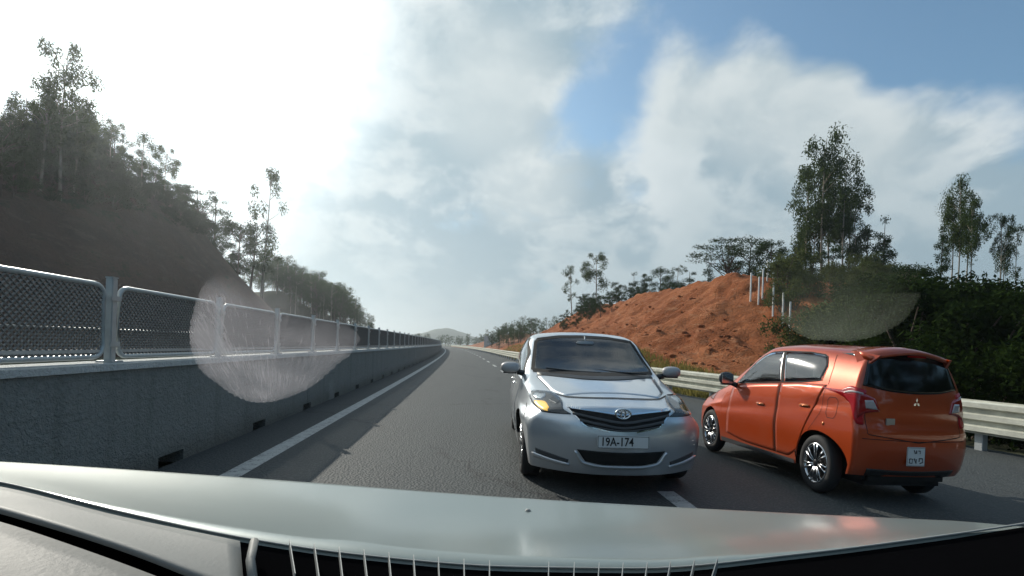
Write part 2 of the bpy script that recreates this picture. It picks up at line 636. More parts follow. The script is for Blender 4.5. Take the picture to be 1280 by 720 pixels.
        fs = [(2 * i, 2 * i + 2, 2 * i + 3, 2 * i + 1) for i in range(n - 1)]
        return vs, fs


def flip(vs, fs):
    return [Vector((v[0], -v[1], v[2])) for v in vs], [tuple(reversed(f)) for f in fs]


def inside(poly, x, y):
    c = False
    n = len(poly)
    for i in range(n):
        (x1, y1), (x2, y2) = poly[i], poly[i - 1]
        if (y1 > y) != (y2 > y) and x < (x2 - x1) * (y - y1) / (y2 - y1) + x1: c = not c
    return c


def make_wheel(parent, x, y, r, w, n_spokes, spoke_mat, side, double=True, rot=0.0):
    e = empty('wheel', (x, y, r), 0, parent)
    m = MB()
    ri = r * 0.70
    prof_ = [(ri, -w / 2 + .012), (ri + .02, -w / 2), (r - .035, -w / 2), (r - .012, -w / 2 + .012), (r, -w / 2 + .035), (r, w / 2 - .035), (r - .012, w / 2 - .012), (r - .035, w / 2), (ri + .02, w / 2), (ri, w / 2 - .012)]
    m.lathe(prof_, 44)
    m.build('tyre', M['rubber'], e, True)
    m = MB()
    o = side * w / 2
    m.lathe([(ri + .002, o - side * .012), (ri - .004, o - side * .004), (ri - .016, o - side * .006), (ri - .020, o - side * .05), (ri - .02, -o)], 44)
    m.build('rim', spoke_mat, e, True)
    m = MB()
    m.lathe([(ri - .022, o - side * .085), (0.001, o - side * .085)], 30)
    m.build('brake_backing', M['darkalloy'], e, True)
    m = MB()
    p = [(0, o - side * .022, r * .10), (r * .02, o - side * .012, ri * .5), (0, o - side * .010, ri - .012)]
    m.tube(p, [.012, .010, .013], 6)
    proto = m.build('spoke', spoke_mat, e, True)
    k = 0
    for i in range(n_spokes):
        for da in (-.15, .15):
            c = proto if k == 0 else share(proto, e)
            c.rotation_euler = (0, 2 * PI * i / n_spokes + rot + da, 0)
            k += 1
    m = MB()
    m.lathe([(r * .13, o - side * .03), (r * .13, o - side * .012), (r * .10, o - side * .004), (0.001, o - side * .003)], 20)
    m.build('hub_cap', M['darkalloy'], e, True)
    return e


def text_mesh(name, txt, size, mat, parent, M4, depth=0.002, sx=1.0):
    cu = bpy.data.curves.new(name, 'FONT')
    cu.body = txt
    cu.size = size
    cu.align_x, cu.align_y = 'CENTER', 'CENTER'
    cu.extrude = depth
    cu.resolution_u = 3
    cu.offset = size * 0.012
    t = bpy.data.objects.new(name, cu)
    COL.objects.link(t)
    bpy.context.view_layer.update()
    dg = bpy.context.evaluated_depsgraph_get()
    me = bpy.data.meshes.new_from_object(t.evaluated_get(dg))
    me.name = name
    bpy.data.objects.remove(t)
    me.transform(Matrix.Diagonal((sx, 1, 1, 1)))
    me.transform(M4)
    me.materials.clear()
    me.materials.append(mat)
    o = bpy.data.objects.new(name, me)
    COL.objects.link(o)
    o.parent = parent
    return o


SEDAN = dict(
    x_rear=-1.82, x_front=1.70, ax_f=1.275, ax_r=-1.275, rw=0.30, arch=0.345, zmax=0.60, tuck=0.07,
    zb=[(-1.82, .26), (-1.5, .22), (1.4, .20), (1.70, .20)],
    wmax=[(-1.82, .775), (-1.2, .835), (0, .848), (1.0, .845), (1.4, .83), (1.70, .775)],
    wsh=[(-1.82, .70), (-1.2, .765), (0, .79), (.8, .775), (1.3, .735), (1.70, .66)],
    zsh=[(-1.82, .98), (-1.0, .955), (0, .92), (.6, .90), (1.0, .865), (1.4, .80), (1.70, .70)],
    wre=[(-1.82, .60), (-1.5, .61), (-1.1, .62), (-.7, .625), (0, .635), (.3, .655), (.7, .69), (1.0, .695), (1.3, .655), (1.70, .56)],
    zre=[(-1.82, 1.035), (-1.55, 1.06), (-1.3, 1.19), (-1.0, 1.33), (-.6, 1.405), (-.2, 1.415), (.05, 1.385), (.35, 1.215), (.65, 1.04), (.88, .945), (1.2, .87), (1.45, .81), (1.70, .725)],
    zc=[(-1.82, 1.075), (-1.6, 1.09), (-1.3, 1.24), (-1.0, 1.385), (-.6, 1.45), (-.25, 1.46), (.0, 1.425), (.35, 1.255), (.65, 1.085), (.88, .985), (1.2, .915), (1.45, .85), (1.70, .765)],
    blend_f=0.35, blend_r=-0.9, bulge_f=0.36, bw_f=0.80, bp_f=2.4, bulge_r=0.26, bw_r=0.80, bp_r=2.6,
    pf=prof([(.15, -.06), (.30, .0), (.50, .035), (.62, .02), (.72, -.02), (.80, -.05)]),
    pr=prof([(.15, -.04), (.4, .06), (.7, .05), (1.05, 0)]),
)
HATCH = dict(
    x_rear=-1.58, x_front=1.58, ax_f=1.225, ax_r=-1.225, rw=0.285, arch=0.33, zmax=0.58, tuck=0.06,
    crease=(0.81, -0.12),
    zb=[(-1.58, .27), (-1.1, .22), (1.2, .20), (1.58, .20)],
    wmax=[(-1.58, .78), (-1.0, .825), (0, .832), (1.0, .828), (1.25, .81), (1.58, .735)],
    wsh=[(-1.58, .735), (-1.0, .78), (0, .785), (.7, .77), (1.1, .72), (1.58, .60)],
    zsh=[(-1.58, 1.0), (-.8, .955), (0, .925), (.6, .90), (1.0, .865), (1.3, .80), (1.58, .71)],
    wre=[(-1.58, .53), (-1.0, .565), (-.4, .575), (.1, .58), (.45, .60), (.75, .635), (.95, .63), (1.2, .58), (1.58, .42)],
    zre=[(-1.58, 1.385), (-1.0, 1.425), (-.4, 1.445), (0, 1.43), (.2, 1.37), (.5, 1.20), (.75, 1.05), (.95, .945), (1.2, .87), (1.58, .735)],
    zc=[(-1.58, 1.445), (-1.0, 1.495), (-.4, 1.51), (0, 1.495), (.2, 1.435), (.5, 1.26), (.75, 1.10), (.95, .99), (1.2, .92), (1.58, .775)],
    blend_f=0.6, blend_r=-1.15, bulge_f=0.24, bw_f=0.78, bp_f=2.4, bulge_r=0.09, bw_r=0.78, bp_r=3.0,
    pf=prof([(.15, -.05), (.35, .03), (.55, .03), (.8, -.05)]),
    pr=prof([(.2, .05), (.35, .17), (.55, .21), (.68, .205), (.78, .17), (.95, .155), (1.1, .12), (1.3, .06), (1.42, .02), (1.5, .0)]),
)
SEDAN_AT = dict(loc=(0.90, 6.08, 0.0), yaw=R(-88), roll=0.0, scale=(1, 1.035, 1.03))
HATCH_AT = dict(loc=(3.46, 5.57, -.055), yaw=R(99.5), roll=R(1.7), scale=(.72, .78, .98))


def settle(o, at):
    o.location = at['loc']
    o.rotation_euler = (at["roll"], 0, at["yaw"])
    o.scale = at['scale']
    return o


def shell(body, name, mat, parent, holes):
    """the painted shell with its window openings cut out. holes: (view, polygon, keep-test)"""
    F = []
    V = body.V
    for f in body.F:
        c = V[list(f)].mean(0)
        a, b, e = V[f[0]], V[f[1]], V[f[2]]
        n = np.cross(b - a, e - a)
        n = n / (np.linalg.norm(n) + 1e-9)
        cut = False
        for view, poly, test in holes:
            if not test(c, n): continue
            p = (c[0], c[2]) if view == 'side' else (c[1], c[2])
            if inside(poly, *p): cut = True
        if not cut: F.append(f)
    return mesh_obj(name, V, F, mat, parent, True)


def put(body, name, mat, parent, top, bot, view, both=False, **kw):
    v, f = body.patch(top, bot, view, **kw)
    o = [mesh_obj(name, v, f, mat, parent, True)]
    if both: o.append(mesh_obj(name, *flip(v, f), mat, parent, True))
    return o


def lines(body, name, mat, parent, specs):
    for pts, view, w, off, closed, both in specs:
        v, f = body.strip(pts, view, w, off, closed)
        mesh_obj(name, v, f, mat, parent)
        if both: mesh_obj(name, *flip(v, f), mat, parent)


def mirror_housing(parent, c, s, mat, side):
    bm = bmesh.new()
    bmesh.ops.create_uvsphere(bm, u_segments=20, v_segments=12, radius=1)
    for v in bm.verts:
        x, y, z = v.co
        if x < 0: x *= 0.45
        z = math.copysign(abs(z) ** 0.75, z)
        y = math.copysign(abs(y) ** 0.8, y)
        v.co = (x * s[0], y * s[1], z * s[2])
    me = bpy.data.meshes.new('door_mirror')
    bm.to_mesh(me)
    bm.free()
    for p in me.polygons: p.use_smooth = True
    me.materials.append(mat)
    o = bpy.data.objects.new('door_mirror', me)
    COL.objects.link(o)
    o.parent = parent
    o.location = c
    m = MB()
    m.tube([(0.0, -side * s[1] * 0.8, -s[2] * .75), (-.02, -side * (s[1] + .07), -s[2] * 1.1)], [.03, .035], 8)
    m.build('mirror_arm', M['black'], o, True)
    m = MB()
    m.box((-s[0] * .44, 0, 0), (.012, s[1] * 1.6, s[2] * 1.5), .02)
    m.build('mirror_glass', M['chrome'], o)
    m = MB()
    m.box((-s[0] * .05, 0, -s[2] * .93), (s[0] * .9, s[1] * 1.5, .02), .008)
    m.build('mirror_base', M['black'], o)
    return o


def cabin(parent, x_dash, x_seat, wheel_y, x_rear, top=1.12):
    m = MB()
    m.box(((x_dash + x_rear) / 2, 0, .36), (x_dash - x_rear, 1.30, .05))
    m.box((x_rear - .02, 0, .62), (.06, 1.26, .50))
    m.build('cabin_floor', M['fabric'], parent)
    m = MB()
    m.box((x_dash, 0, .80), (.42, 1.34, .26), .06)
    m.box((x_dash - .12, wheel_y, .95), (.20, .36, .08), .03)
    m.build('dashboard', M['black'], parent)
    for y in (-.36, .36):
        s = MB()
        s.box((x_seat + .2, y, .55), (.50, .48, .16), .05)
        s.box((x_seat - .10, y, .84), (.15, .46, .56), .06)
        o = s.build('seat', M['fabric'], parent, True)
        s = MB()
        s.box((x_seat - .13, y, top + .06), (.10, .26, .17), .04)
        s.build('headrest', M['fabric'], o, True)
    s = MB()
    s.box((x_rear + .35, 0, .55), (.50, 1.2, .16), .05)
    s.box((x_rear + .10, 0, .80), (.16, 1.2, .50), .06)
    s.build('seat', M['fabric'], parent, True)
    s = MB()
    c = Vector((x_dash - .32, wheel_y, .90))
    pts = [c + Vector((math.cos(t) * .06, math.sin(t) * .18, math.cos(t) * .17)) for t in np.linspace(0, 2 * PI, 25)]
    s.tube(pts, .014, 7, False)
    s.box(c, (.05, .14, .10), .02)
    s.tube([c, c + Vector((.3, 0, -.08))], .03, 8)
    s.build('steering_wheel', M['black'], parent, True)


def underbody(parent, x0, x1, w, z0, z1):
    m = MB()
    m.box(((x0 + x1) / 2, 0, (z0 + z1) / 2), (x1 - x0, w, z1 - z0), .05)
    return m.build('underbody', M['gap'], parent)


def plate_frame(parent, c, w, h, nx, tilt=0.0, name='number_plate'):
    """plate whose face looks along +x (nx = 1) or -x (nx = -1)"""
    m = MB()
    m.box(c, (.008, w, h), .004)
    o = m.build(name, M['plate'], parent)
    x = c[0] + nx * .0045
    y, z = c[1], c[2]
    m = MB()
    for (dy, dz, sy, sz) in ((0, h / 2 - .006, w - .012, .003), (0, -h / 2 + .006, w - .012, .003), (w / 2 - .006, 0, .003, h - .012), (-w / 2 + .006, 0, .003, h - .012)):
        m.box((x, y + dy, z + dz), (.002, sy, sz))
    m.build('plate_border', M['plate_ink'], o)
    return o


# ------------------------------------------------------------------ silver sedan, nose towards us
def make_sedan():
    b = CarBody(SEDAN)
    root = settle(empty('silver_sedan'), SEDAN_AT)
    tag(root, 'silver four-door sedan facing us with its amber indicator lit in our lane', 'car')
    ws = [(-.635, 1.01), (0, .995), (.635, 1.01), (.57, 1.335), (.30, 1.378), (0, 1.388), (-.30, 1.378), (-.57, 1.335)]
    sw_f = [(.56, .985), (-.28, .985), (-.25, 1.345), (-.05, 1.335), (.12, 1.27), (.34, 1.15)]
    sw_r = [(-.36, .985), (-1.08, 1.015), (-1.02, 1.13), (-.82, 1.29), (-.60, 1.335), (-.33, 1.345)]
    rg = [(-.52, 1.12), (.52, 1.12), (.50, 1.34), (-.50, 1.34)]
    body = shell(b, 'body', M['silver'], root, [
        ('front', ws, lambda c, n: c[0] > -0.05 and c[2] > .99 and abs(n[1]) < .75),
        ('side', sw_f, lambda c, n: abs(n[1]) > .55), ('side', sw_r, lambda c, n: abs(n[1]) > .55),
        ('front', rg, lambda c, n: c[0] < -.95 and abs(n[1]) < .6)])
    put(b, 'windscreen', M['glass'], root, [(-.59, 1.345), (-.30, 1.388), (0, 1.398), (.30, 1.388), (.59, 1.345)], [(-.665, 1.0), (-.3, .985), (0, .98), (.3, .985), (.665, 1.0)], 'front', n=36, m=16, off=.003, skirt=.004)
    put(b, 'rear_window', M['darkglass'], root, [(-.53, 1.35), (0, 1.38), (.53, 1.35)], [(-.58, 1.11), (0, 1.10), (.58, 1.11)], 'rear', n=20, m=10, off=.003, skirt=.004)
    lines(b, 'window_seal', M['gap'], root, [
        ([(-.66, 1.0), (-.3, .985), (0, .98), (.3, .985), (.66, 1.0), (.585, 1.345), (.30, 1.388), (0, 1.398), (-.30, 1.388), (-.585, 1.345)], 'front', .034, .005, True, False),
        ([(-.54, 1.36), (0, 1.385), (.54, 1.36), (.59, 1.105), (0, 1.095), (-.59, 1.105)], 'rear', .04, .004, True, False)])
    # doors on both sides
    door_f = ([(.70, .93), (.2, .945), (-.30, .955)], [(.72, .32), (.2, .29), (-.31, .29)])
    door_r = ([(-.315, .955), (-.7, .965), (-1.12, .98)], [(-.325, .29), (-.70, .29), (-.93, .33)])
    for top, bot in (door_f, door_r):
        for o, sgn in zip(put(b, 'door', M['silver'], root, top, bot, 'side', True, n=18, m=16, off=.003), (1, -1)):
            xh = top[-1][0] + .17
            m = MB()
            y = sgn * (b.cast((xh, 0, .80), (0, -1, 0), 0)[0].y + .012)
            m.box((xh, y, .80), (.17, .026, .032), .012)
            m.build('door_handle', M['silver'], o, True)
            for pl in ([top[0], (top[0][0], .45), bot[0]], [top[-1], bot[-1]]):
                q = b.strip(pl, 'side', .006, .0045, False, 30)
                mesh_obj('door_gap', *(q if sgn > 0 else flip(*q)), M['gap'], o)
    v_top = [(.60, .985), (.34, 1.165), (.12, 1.285), (-.05, 1.345), (-.255, 1.358)]
    put(b, 'door_window', M['glass'], root, [(.60, .985), (.36, 1.16), (.12, 1.285), (-.05, 1.345), (-.265, 1.36)], [(.60, .975), (.2, .975), (-.285, .978)], 'side', True, n=24, m=10, off=.003, skirt=.003)
    put(b, 'door_window', M['glass'], root, [(-.325, 1.36), (-.60, 1.345), (-.83, 1.30), (-1.03, 1.14)], [(-.35, .978), (-.7, .985), (-1.10, 1.01)], 'side', True, n=20, m=10, off=.003, skirt=.003)
    lines(b, 'side_window_trim', M['gap'], root, [
        ([(.62, .972), (.36, 1.172), (.12, 1.297), (-.05, 1.355), (-.29, 1.368), (-.60, 1.357), (-.84, 1.312), (-1.05, 1.14), (-1.11, 1.005), (-.7, .978), (-.3, .97)], 'side', .026, .006, True, True),
        ([(-.305, .975), (-.285, 1.36)], 'side', .06, .0055, False, True)])
    # bonnet
    v, f = b.patch([(.92, .62), (1.2, .575), (1.45, .535), (1.66, .43)], [(.92, -.62), (1.2, -.575), (1.45, -.535), (1.66, -.43)], 'top', n=20, m=30, off=.004)
    mesh_obj('bonnet', v, f, M['silver'], root, True)
    lines(b, 'bonnet_gap', M['gap'], root, [
        ([(-.56, .833), (-.42, .813), (-.2, .818), (0, .822), (.2, .818), (.42, .813), (.56, .833)], 'front', .006, .005, False, False),
        ([(.92, .63), (1.2, .585), (1.45, .545)], 'top', .006, .005, False, True)])
    put(b, 'cowl_grille', M['black'], root, [(-.62, .985), (0, .965), (.62, .985)], [(-.62, .955), (0, .935), (.62, .955)], 'front', n=24, m=4, off=.006, skirt=.003)
    for y0, y1 in ((.05, -.52), (.55, .0)):
        m = MB()
        m.tube([(.90, y0, 1.0), (.865, (y0 + y1) / 2, 1.008), (.80, y1, 1.03)], .009, 6)
        m.build('wiper', M['black'], root)
    # front face
    hl_t = [(-.60, .828), (-.779, .832), (-1.03, .788), (-1.24, .700)]
    hl_b = [(-.605, .79), (-.80, .722), (-1.06, .690), (-1.24, .694)]
    a50 = ('diag', R(50))
    for k, o in enumerate(put(b, 'headlight', M['darkgrey'], root, hl_t, hl_b, a50, True, n=22, m=10, off=.004)):
        fl = (lambda q: q) if k == 0 else (lambda q: flip(*q))
        mesh_obj('indicator_lamp', *fl(b.patch([(-.76, .756), (-.88, .764), (-1.02, .730)], [(-.78, .742), (-.90, .716), (-1.04, .704)], a50, n=10, m=5, off=.009)), M['amber_lit'] if k == 1 else M['amber'], o, True)
        mesh_obj('reflector', *fl(b.patch([(-.66, .822), (-.77, .822), (-.83, .80)], [(-.66, .79), (-.76, .775), (-.83, .775)], a50, n=10, m=5, off=.010)), M['chrome'], o, True)
        mesh_obj('projector', *fl(b.patch([(-.90, .800), (-.98, .795), (-1.04, .780)], [(-.92, .775), (-.99, .765), (-1.05, .755)], a50, n=10, m=5, off=.010)), M['darkalloy'], o, True)
        mesh_obj('lens', *fl(b.patch(hl_t, hl_b, a50, n=22, m=8, off=.016, skirt=.008)), M['clearlens'], o, True)
    g = put(b, 'grille', M['gap'], root, [(-.445, .748), (-.22, .728), (0, .704), (.22, .728), (.445, .748)], [(-.43, .735), (-.31, .622), (-.11, .582), (0, .576), (.11, .582), (.31, .622), (.43, .735)], 'front', n=40, m=10, off=.003)[0]
    for (e0, e1, x0, x1, th) in ((.715, .655, -.405, .405, .020), (.665, .614, -.35, .35, .020), (.625, .588, -.30, .30, .012)):
        up = [(x0, e0), (x0 * .5, (e0 + e1) / 2 - .004), (0, e1), (x1 * .5, (e0 + e1) / 2 - .004), (x1, e0)]
        v, f = b.patch(up, [(y, z - th) for y, z in up], 'front', n=30, m=4, off=.016, skirt=.016)
        mesh_obj('grille_bar', v, f, M['darkgrey'], g, True)
    v, f = b.strip([(-.445, .752), (-.22, .733), (0, .709), (.22, .733), (.445, .752)], 'front', .012, .012)
    mesh_obj('grille_trim', v, f, M['chrome'], g)
    v, f = b.strip([(-.44, .74), (-.315, .615), (-.11, .574)], 'front', .010, .008)
    mesh_obj('grille_edge', v, f, M['chrome'], g)
    mesh_obj('grille_edge', *flip(v, f), M['chrome'], g)
    # badge: three rings
    m = MB()
    cx = b.cast((0, 0, .722), (-1, 0, 0), 0)[0].x + .022
    for (ry, rz, dy, dz, r) in ((.062, .041, 0, 0, .0085), (.019, .036, 0, 0, .0075), (.044, .0145, 0, .020, .0070)):
        m.tube([(cx - .15 * dz, dy + ry * math.cos(t), .722 + dz + rz * math.sin(t)) for t in np.linspace(0, 2 * PI, 33)], r, 8, False)
    m.build('badge', M['chrome'], root, True)
    p = plate_frame(root, (2.105, -.004, .495), .43, .108, 1)
    T = Matrix(((0, 0, 1, 2.1105), (1, 0, 0, -.055), (0, 1, 0, .494), (0, 0, 0, 1)))
    text_mesh('plate_lettering', '19A-174', .098, M['plate_ink'], p, T, .0012, .80)
    put(b, 'lower_intake', M['gap'], root, [(-.37, .414), (0, .404), (.37, .414)], [(-.30, .315), (-.13, .292), (.13, .292), (.30, .315)], 'front', n=24, m=8, off=.004)
    v, f = b.patch([(-.375, .40), (-.31, .31), (-.13, .284), (.13, .284), (.31, .31), (.375, .40)], [(-.39, .40), (-.32, .297), (-.13, .268), (.13, .268), (.32, .297), (.39, .40)], 'front', n=40, m=4, off=.014, skirt=.014)
    mesh_obj('bumper_lip', v, f, M['silver'], root, True)
    for o in put(b, 'fog_recess', M['darkgrey'], root, [(.43, .315), (.56, .345), (.70, .375)], [(.44, .275), (.57, .285), (.69, .30)], 'front', True, n=14, m=6, off=.003): pass
    put(b, 'fog_trim', M['silver'], root, [(.425, .283), (.56, .302), (.72, .335)], [(.42, .266), (.56, .278), (.71, .300)], 'front', True, n=14, m=4, off=.016, skirt=.016)
    lines(b, 'bumper_gap', M['gap'], root, [([(1.42, .72), (1.52, .66), (1.60, .62)], 'side', .007, .002, False, True), ([(1.60, .62), (1.61, .5)], 'side', .004, .002, False, True)])
    lines(b, 'sill_moulding', M['silver'], root, [([(.86, .45), (-.88, .45)], 'side', .05, .012, False, True)])
    for s in (1, -1):
        mirror_housing(root, (.66, s * .905, 1.02), (.068, .105, .062), M['silver'], s)
    # rear lamps, hidden from the camera but part of the car
    put(b, 'tail_light', M['redlens'], root, [(.50, .98), (.68, .97)], [(.52, .80), (.70, .78)], 'rear', True, n=8, m=6, off=.006)
    cabin(root, .72, -.20, .36, -1.10, 1.10)
    m = MB()
    m.box((.25, 0, 1.315), (.03, .21, .06), .012)
    m.tube([(.25, 0, 1.33), (.20, 0, 1.40)], .008, 6)
    m.build('rear_view_mirror', M['mirrorgrey'], root, True)
    m = MB()
    m.tube([(.27, -.01, 1.27), (.275, -.01, 1.21)], .003, 5)
    m.box((.275, -.01, 1.17), (.02, .055, .075), .015)
    m.build('hanging_ornament', M['whitelens'], root, True)
    underbody(root, -1.9, 1.75, 1.14, .17, .70)
    for xx in (1.275, -1.275):
        for s in (-1, 1): make_wheel(root, xx, s * .705, .298, .185, 8, M['alloy'], s, True, .2)
    return root


M['amber_lit'] = None
def _lit(name, col, e):
    m, k, out = material(name)
    principled(k, out, Base_Color=col, Roughness=0.25, Emission_Color=col, Emission_Strength=e)
    return m
M['amber_lit'] = _lit('lit_amber_lamp', (0.98, 0.56, 0.10), 1.1)
M['red_glow'] = _lit('faint_glow_red_lens', (0.30, 0.004, 0.010), 0.04)  # red tail lens with a faint glow put into it, not a lit lamp
M['mirrorgrey'] = simple('mirror_back', (0.30, 0.33, 0.35), 0.3)


# ------------------------------------------------------------------ orange hatchback, going away on the right
def make_hatch():
    b = CarBody(HATCH)
    root = settle(empty('orange_hatchback'), HATCH_AT)
    tag(root, 'orange five-door hatchback seen from behind, close beside the silver sedan', 'car')
    sw_f = [(.50, 1.0), (-.44, 1.075), (-.30, 1.37), (-.05, 1.365), (.14, 1.30), (.36, 1.16)]
    sw_r = [(-.54, 1.08), (-1.14, 1.12), (-1.18, 1.20), (-1.10, 1.345), (-.8, 1.372), (-.37, 1.375)]
    shell(b, 'body', M['orange'], root, [('side', sw_f, lambda c, n: abs(n[1]) > .5), ('side', sw_r, lambda c, n: abs(n[1]) > .5)])
    put(b, 'door_window', M['hatchglass'], root, [(.55, 1.0), (.36, 1.17), (.14, 1.315), (-.05, 1.378), (-.30, 1.392)], [(.56, .985), (.1, 1.02), (-.46, 1.062)], 'side', True, n=24, m=10, off=.003, skirt=.003)
    put(b, 'door_window', M['hatchglass'], root, [(-.36, 1.392), (-.8, 1.388), (-1.10, 1.36), (-1.19, 1.26)], [(-.54, 1.065), (-.9, 1.09), (-1.17, 1.12)], 'side', True, n=24, m=10, off=.003, skirt=.003)
    lines(b, 'window_trim', M['gap'], root, [
        ([(.58, .98), (.36, 1.178), (.14, 1.325), (-.05, 1.387), (-.33, 1.40), (-.8, 1.396), (-1.11, 1.37), (-1.20, 1.26), (-1.19, 1.115), (-.9, 1.082), (-.5, 1.055), (.1, 1.01)], 'side', .013, .006, True, True),
        ([(-.50, 1.06), (-.33, 1.395)], 'side', .045, .0055, False, True)])
    lines(b, 'pillar_trim', M['chromedull'], root, [([(-.455, 1.075), (-.30, 1.385)], 'side', .009, .0075, False, True)])
    door_f = ([(.66, .92), (.1, .995), (-.47, 1.04)], [(.72, .33), (.1, .28), (-.50, .28)])
    door_r = ([(-.485, 1.04), (-.9, 1.07), (-1.29, 1.075)], [(-.515, .28), (-.72, .28), (-.90, .36)])
    for i, (top, bot) in enumerate((door_f, door_r)):
        for o, sgn in zip(put(b, 'door', M['orange'], root, top, bot, 'side', True, n=18, m=20, off=.003), (1, -1)):
            xh, zh = ((-.12, .775), (-.99, .84))[i]
            m = MB()
            y = sgn * (b.cast((xh, 0, zh), (0, -1, 0), 0)[0].y + .014)
            m.box((xh, y, zh), (.18, .028, .034), .012)
            m.build('door_handle', M['orange_bright'], o, True)
            for pl in ([top[0], (top[0][0] + .04, .6), bot[0]], [top[-1], (top[-1][0] + .02, .80), (top[-1][0] + .13, .66), bot[-1]] if i else [top[-1], bot[-1]]):
                q = b.strip(pl, 'side', .0045, .0045, False, 30)
                mesh_obj('door_gap', *(q if sgn > 0 else flip(*q)), M['gap'], o)
    lines(b, 'body_gap', M['gap'], root, [
        ([(-1.24, 1.38), (-1.29, 1.25), (-1.31, 1.08)], 'side', .006, .002, False, True),
        ([(-1.35, .93), (-1.35, .80), (-1.38, .76), (-1.47, .76), (-1.50, .80), (-1.50, .93), (-1.47, .96), (-1.38, .96)], 'side', .005, .002, True, False),
        ([(-.70, .62), (0, .61), (.70, .62)], 'rear', .006, .002, False, False),
        ([(-.66, 1.0), (-.64, .66), (0, .60), (.64, .66), (.66, 1.0)], 'rear', .008, .002, False, False)])
    lines(b, 'sill_trim', M['darkgrey'], root, [([(.86, .235), (-.86, .235)], 'side', .05, .008, False, True)])
    # tailgate
    put(b, 'rear_window', M['rearglass'], root, [(-.53, 1.40), (0, 1.415), (.53, 1.40)], [(-.655, 1.10), (-.3, 1.055), (0, 1.045), (.3, 1.055), (.655, 1.10)], 'rear', n=30, m=14, off=.004)
    put(b, 'tail_light', M['red_glow'], root, [(.560, 1.040), (.66, 1.085), (.80, 1.055)], [(.572, 1.015), (.655, .925), (.735, .745), (.79, .74)], ('diag', R(135)), True, n=18, m=12, off=.010)
    tl = [o for o in root.children if o.name.startswith('tail_light')]
    for k, o in enumerate(tl):
        fl = (lambda q: q) if k == 0 else (lambda q: flip(*q))
        mesh_obj('inner_lens', *fl(b.patch([(.75, 1.045), (.64, 1.02), (.54, .985)], [(.735, .80), (.64, .85), (.485, .872)], 'rear', n=14, m=8, off=.012)), M['redlens'], o, True)
        mesh_obj('reversing_lens', *fl(b.patch([(.655, .965), (.565, .968)], [(.645, .895), (.515, .885)], 'rear', n=8, m=6, off=.019)), M['whitelens'], o, True)
        mesh_obj('lamp_rib', *fl(b.patch([(.60, 1.03), (.68, 1.045), (.77, 1.03)], [(.60, 1.018), (.68, 1.030), (.77, 1.015)], ('diag', R(135)), n=12, m=3, off=.016)), M['whitelens'], o, True)
    # spoiler over the rear window
    vs, fs = [], []
    ys = np.linspace(-.56, .56, 25)
    for y in ys:
        t = abs(y) / .56
        zr = 1.462 - .055 * t ** 2.2
        ex = .14 - .10 * t ** 3
        for (x, z) in ((-1.42, zr + .028 - .012 * t), (-1.60, zr + .020 - .015 * t), (-1.68 - ex, zr - .022 - .02 * t), (-1.675 - ex, zr - .048 - .02 * t), (-1.60, zr - .055)):
            vs.append((x, y, z))
    for i in range(len(ys) - 1):
        for j in range(5):
            a, c = i * 5 + j, i * 5 + (j + 1) % 5
            fs.append((a, c, c + 5, a + 5))
    fs += [(4, 3, 2, 1, 0), tuple(24 * 5 + j for j in range(5))]
    mesh_obj('spoiler', vs, fs, M['orange'], root, True)
    for s in (1, -1):
        m = MB()
        m.add([(-1.50, s * .575, 1.425), (-1.80, s * .50, 1.385), (-1.62, s * .60, 1.24), (-1.50, s * .535, 1.425), (-1.80, s * .47, 1.385), (-1.62, s * .55, 1.24)], [(0, 1, 2), (3, 5, 4), (0, 3, 4, 1), (1, 4, 5, 2), (2, 5, 3, 0)])
        m.build('spoiler_fin', M['orange'], root)
    m = MB()
    m.box((-1.80, 0, 1.395), (.02, .26, .018), .006)
    m.build('brake_light', M['redlens'], root)
    m = MB()
    x = b.cast((0, 0, .97), (1, 0, 0), 0)[0].x - .006
    for ang in (90, 210, 330):
        d = Vector((0, math.cos(R(ang)), math.sin(R(ang))))
        e = Vector((0, -d.z, d.y))
        q = [Vector((x, 0, .965)) + d * .004, Vector((x, 0, .965)) + d * .026 + e * .013, Vector((x, 0, .965)) + d * .048, Vector((x, 0, .965)) + d * .026 - e * .013]
        m.add([v + Vector((-.005, 0, 0)) for v in q] + q, [(0, 1, 2, 3), (7, 6, 5, 4), (0, 4, 5, 1), (1, 5, 6, 2), (2, 6, 7, 3), (3, 7, 4, 0)])
    m.build('badge', M['chrome'], root)
    m = MB()
    m.box((b.cast((0, .355, .78), (1, 0, 0), 0)[0].x - .006, .355, .782), (.012, .125, .062), .012)
    m.build('pale_tailgate_plate', M['chromedull'], root)  # small pale rounded plate on the left of the tailgate
    put(b, 'rear_bumper_insert', M['black'], root, [(-.60, .345), (0, .33), (.60, .345)], [(-.58, .23), (0, .22), (.58, .23)], 'rear', n=20, m=6, off=.006)
    p = plate_frame(root, (b.cast((0, .03, .47), (1, 0, 0), 0)[0].x - .012, .03, .475), .25, .175, -1)
    xx = b.cast((0, .03, .47), (1, 0, 0), 0)[0].x - .018
    for pts in (((.055, .535), (.035, .505)), ((.02, .535), (.02, .505)), ((-.005, .53), (-.03, .53), (-.03, .505)),
                ((.11, .455), (.115, .42), (.075, .415), (.07, .455), (.11, .455)), ((.05, .46), (.02, .415), (.02, .455)), ((-.065, .46), (-.02, .46), (-.02, .43)), ((-.065, .46), (-.07, .425), (-.03, .415))):
        m = MB()
        m.tube([(xx, .01 + y, z) for y, z in pts], .005, 5)
        m.build('plate_mark', M['plate_ink'], p)
    for s in (1, -1):
        mirror_housing(root, (.60, s * .93, 1.03), (.085, .125, .080), M['blackgrey'], s)
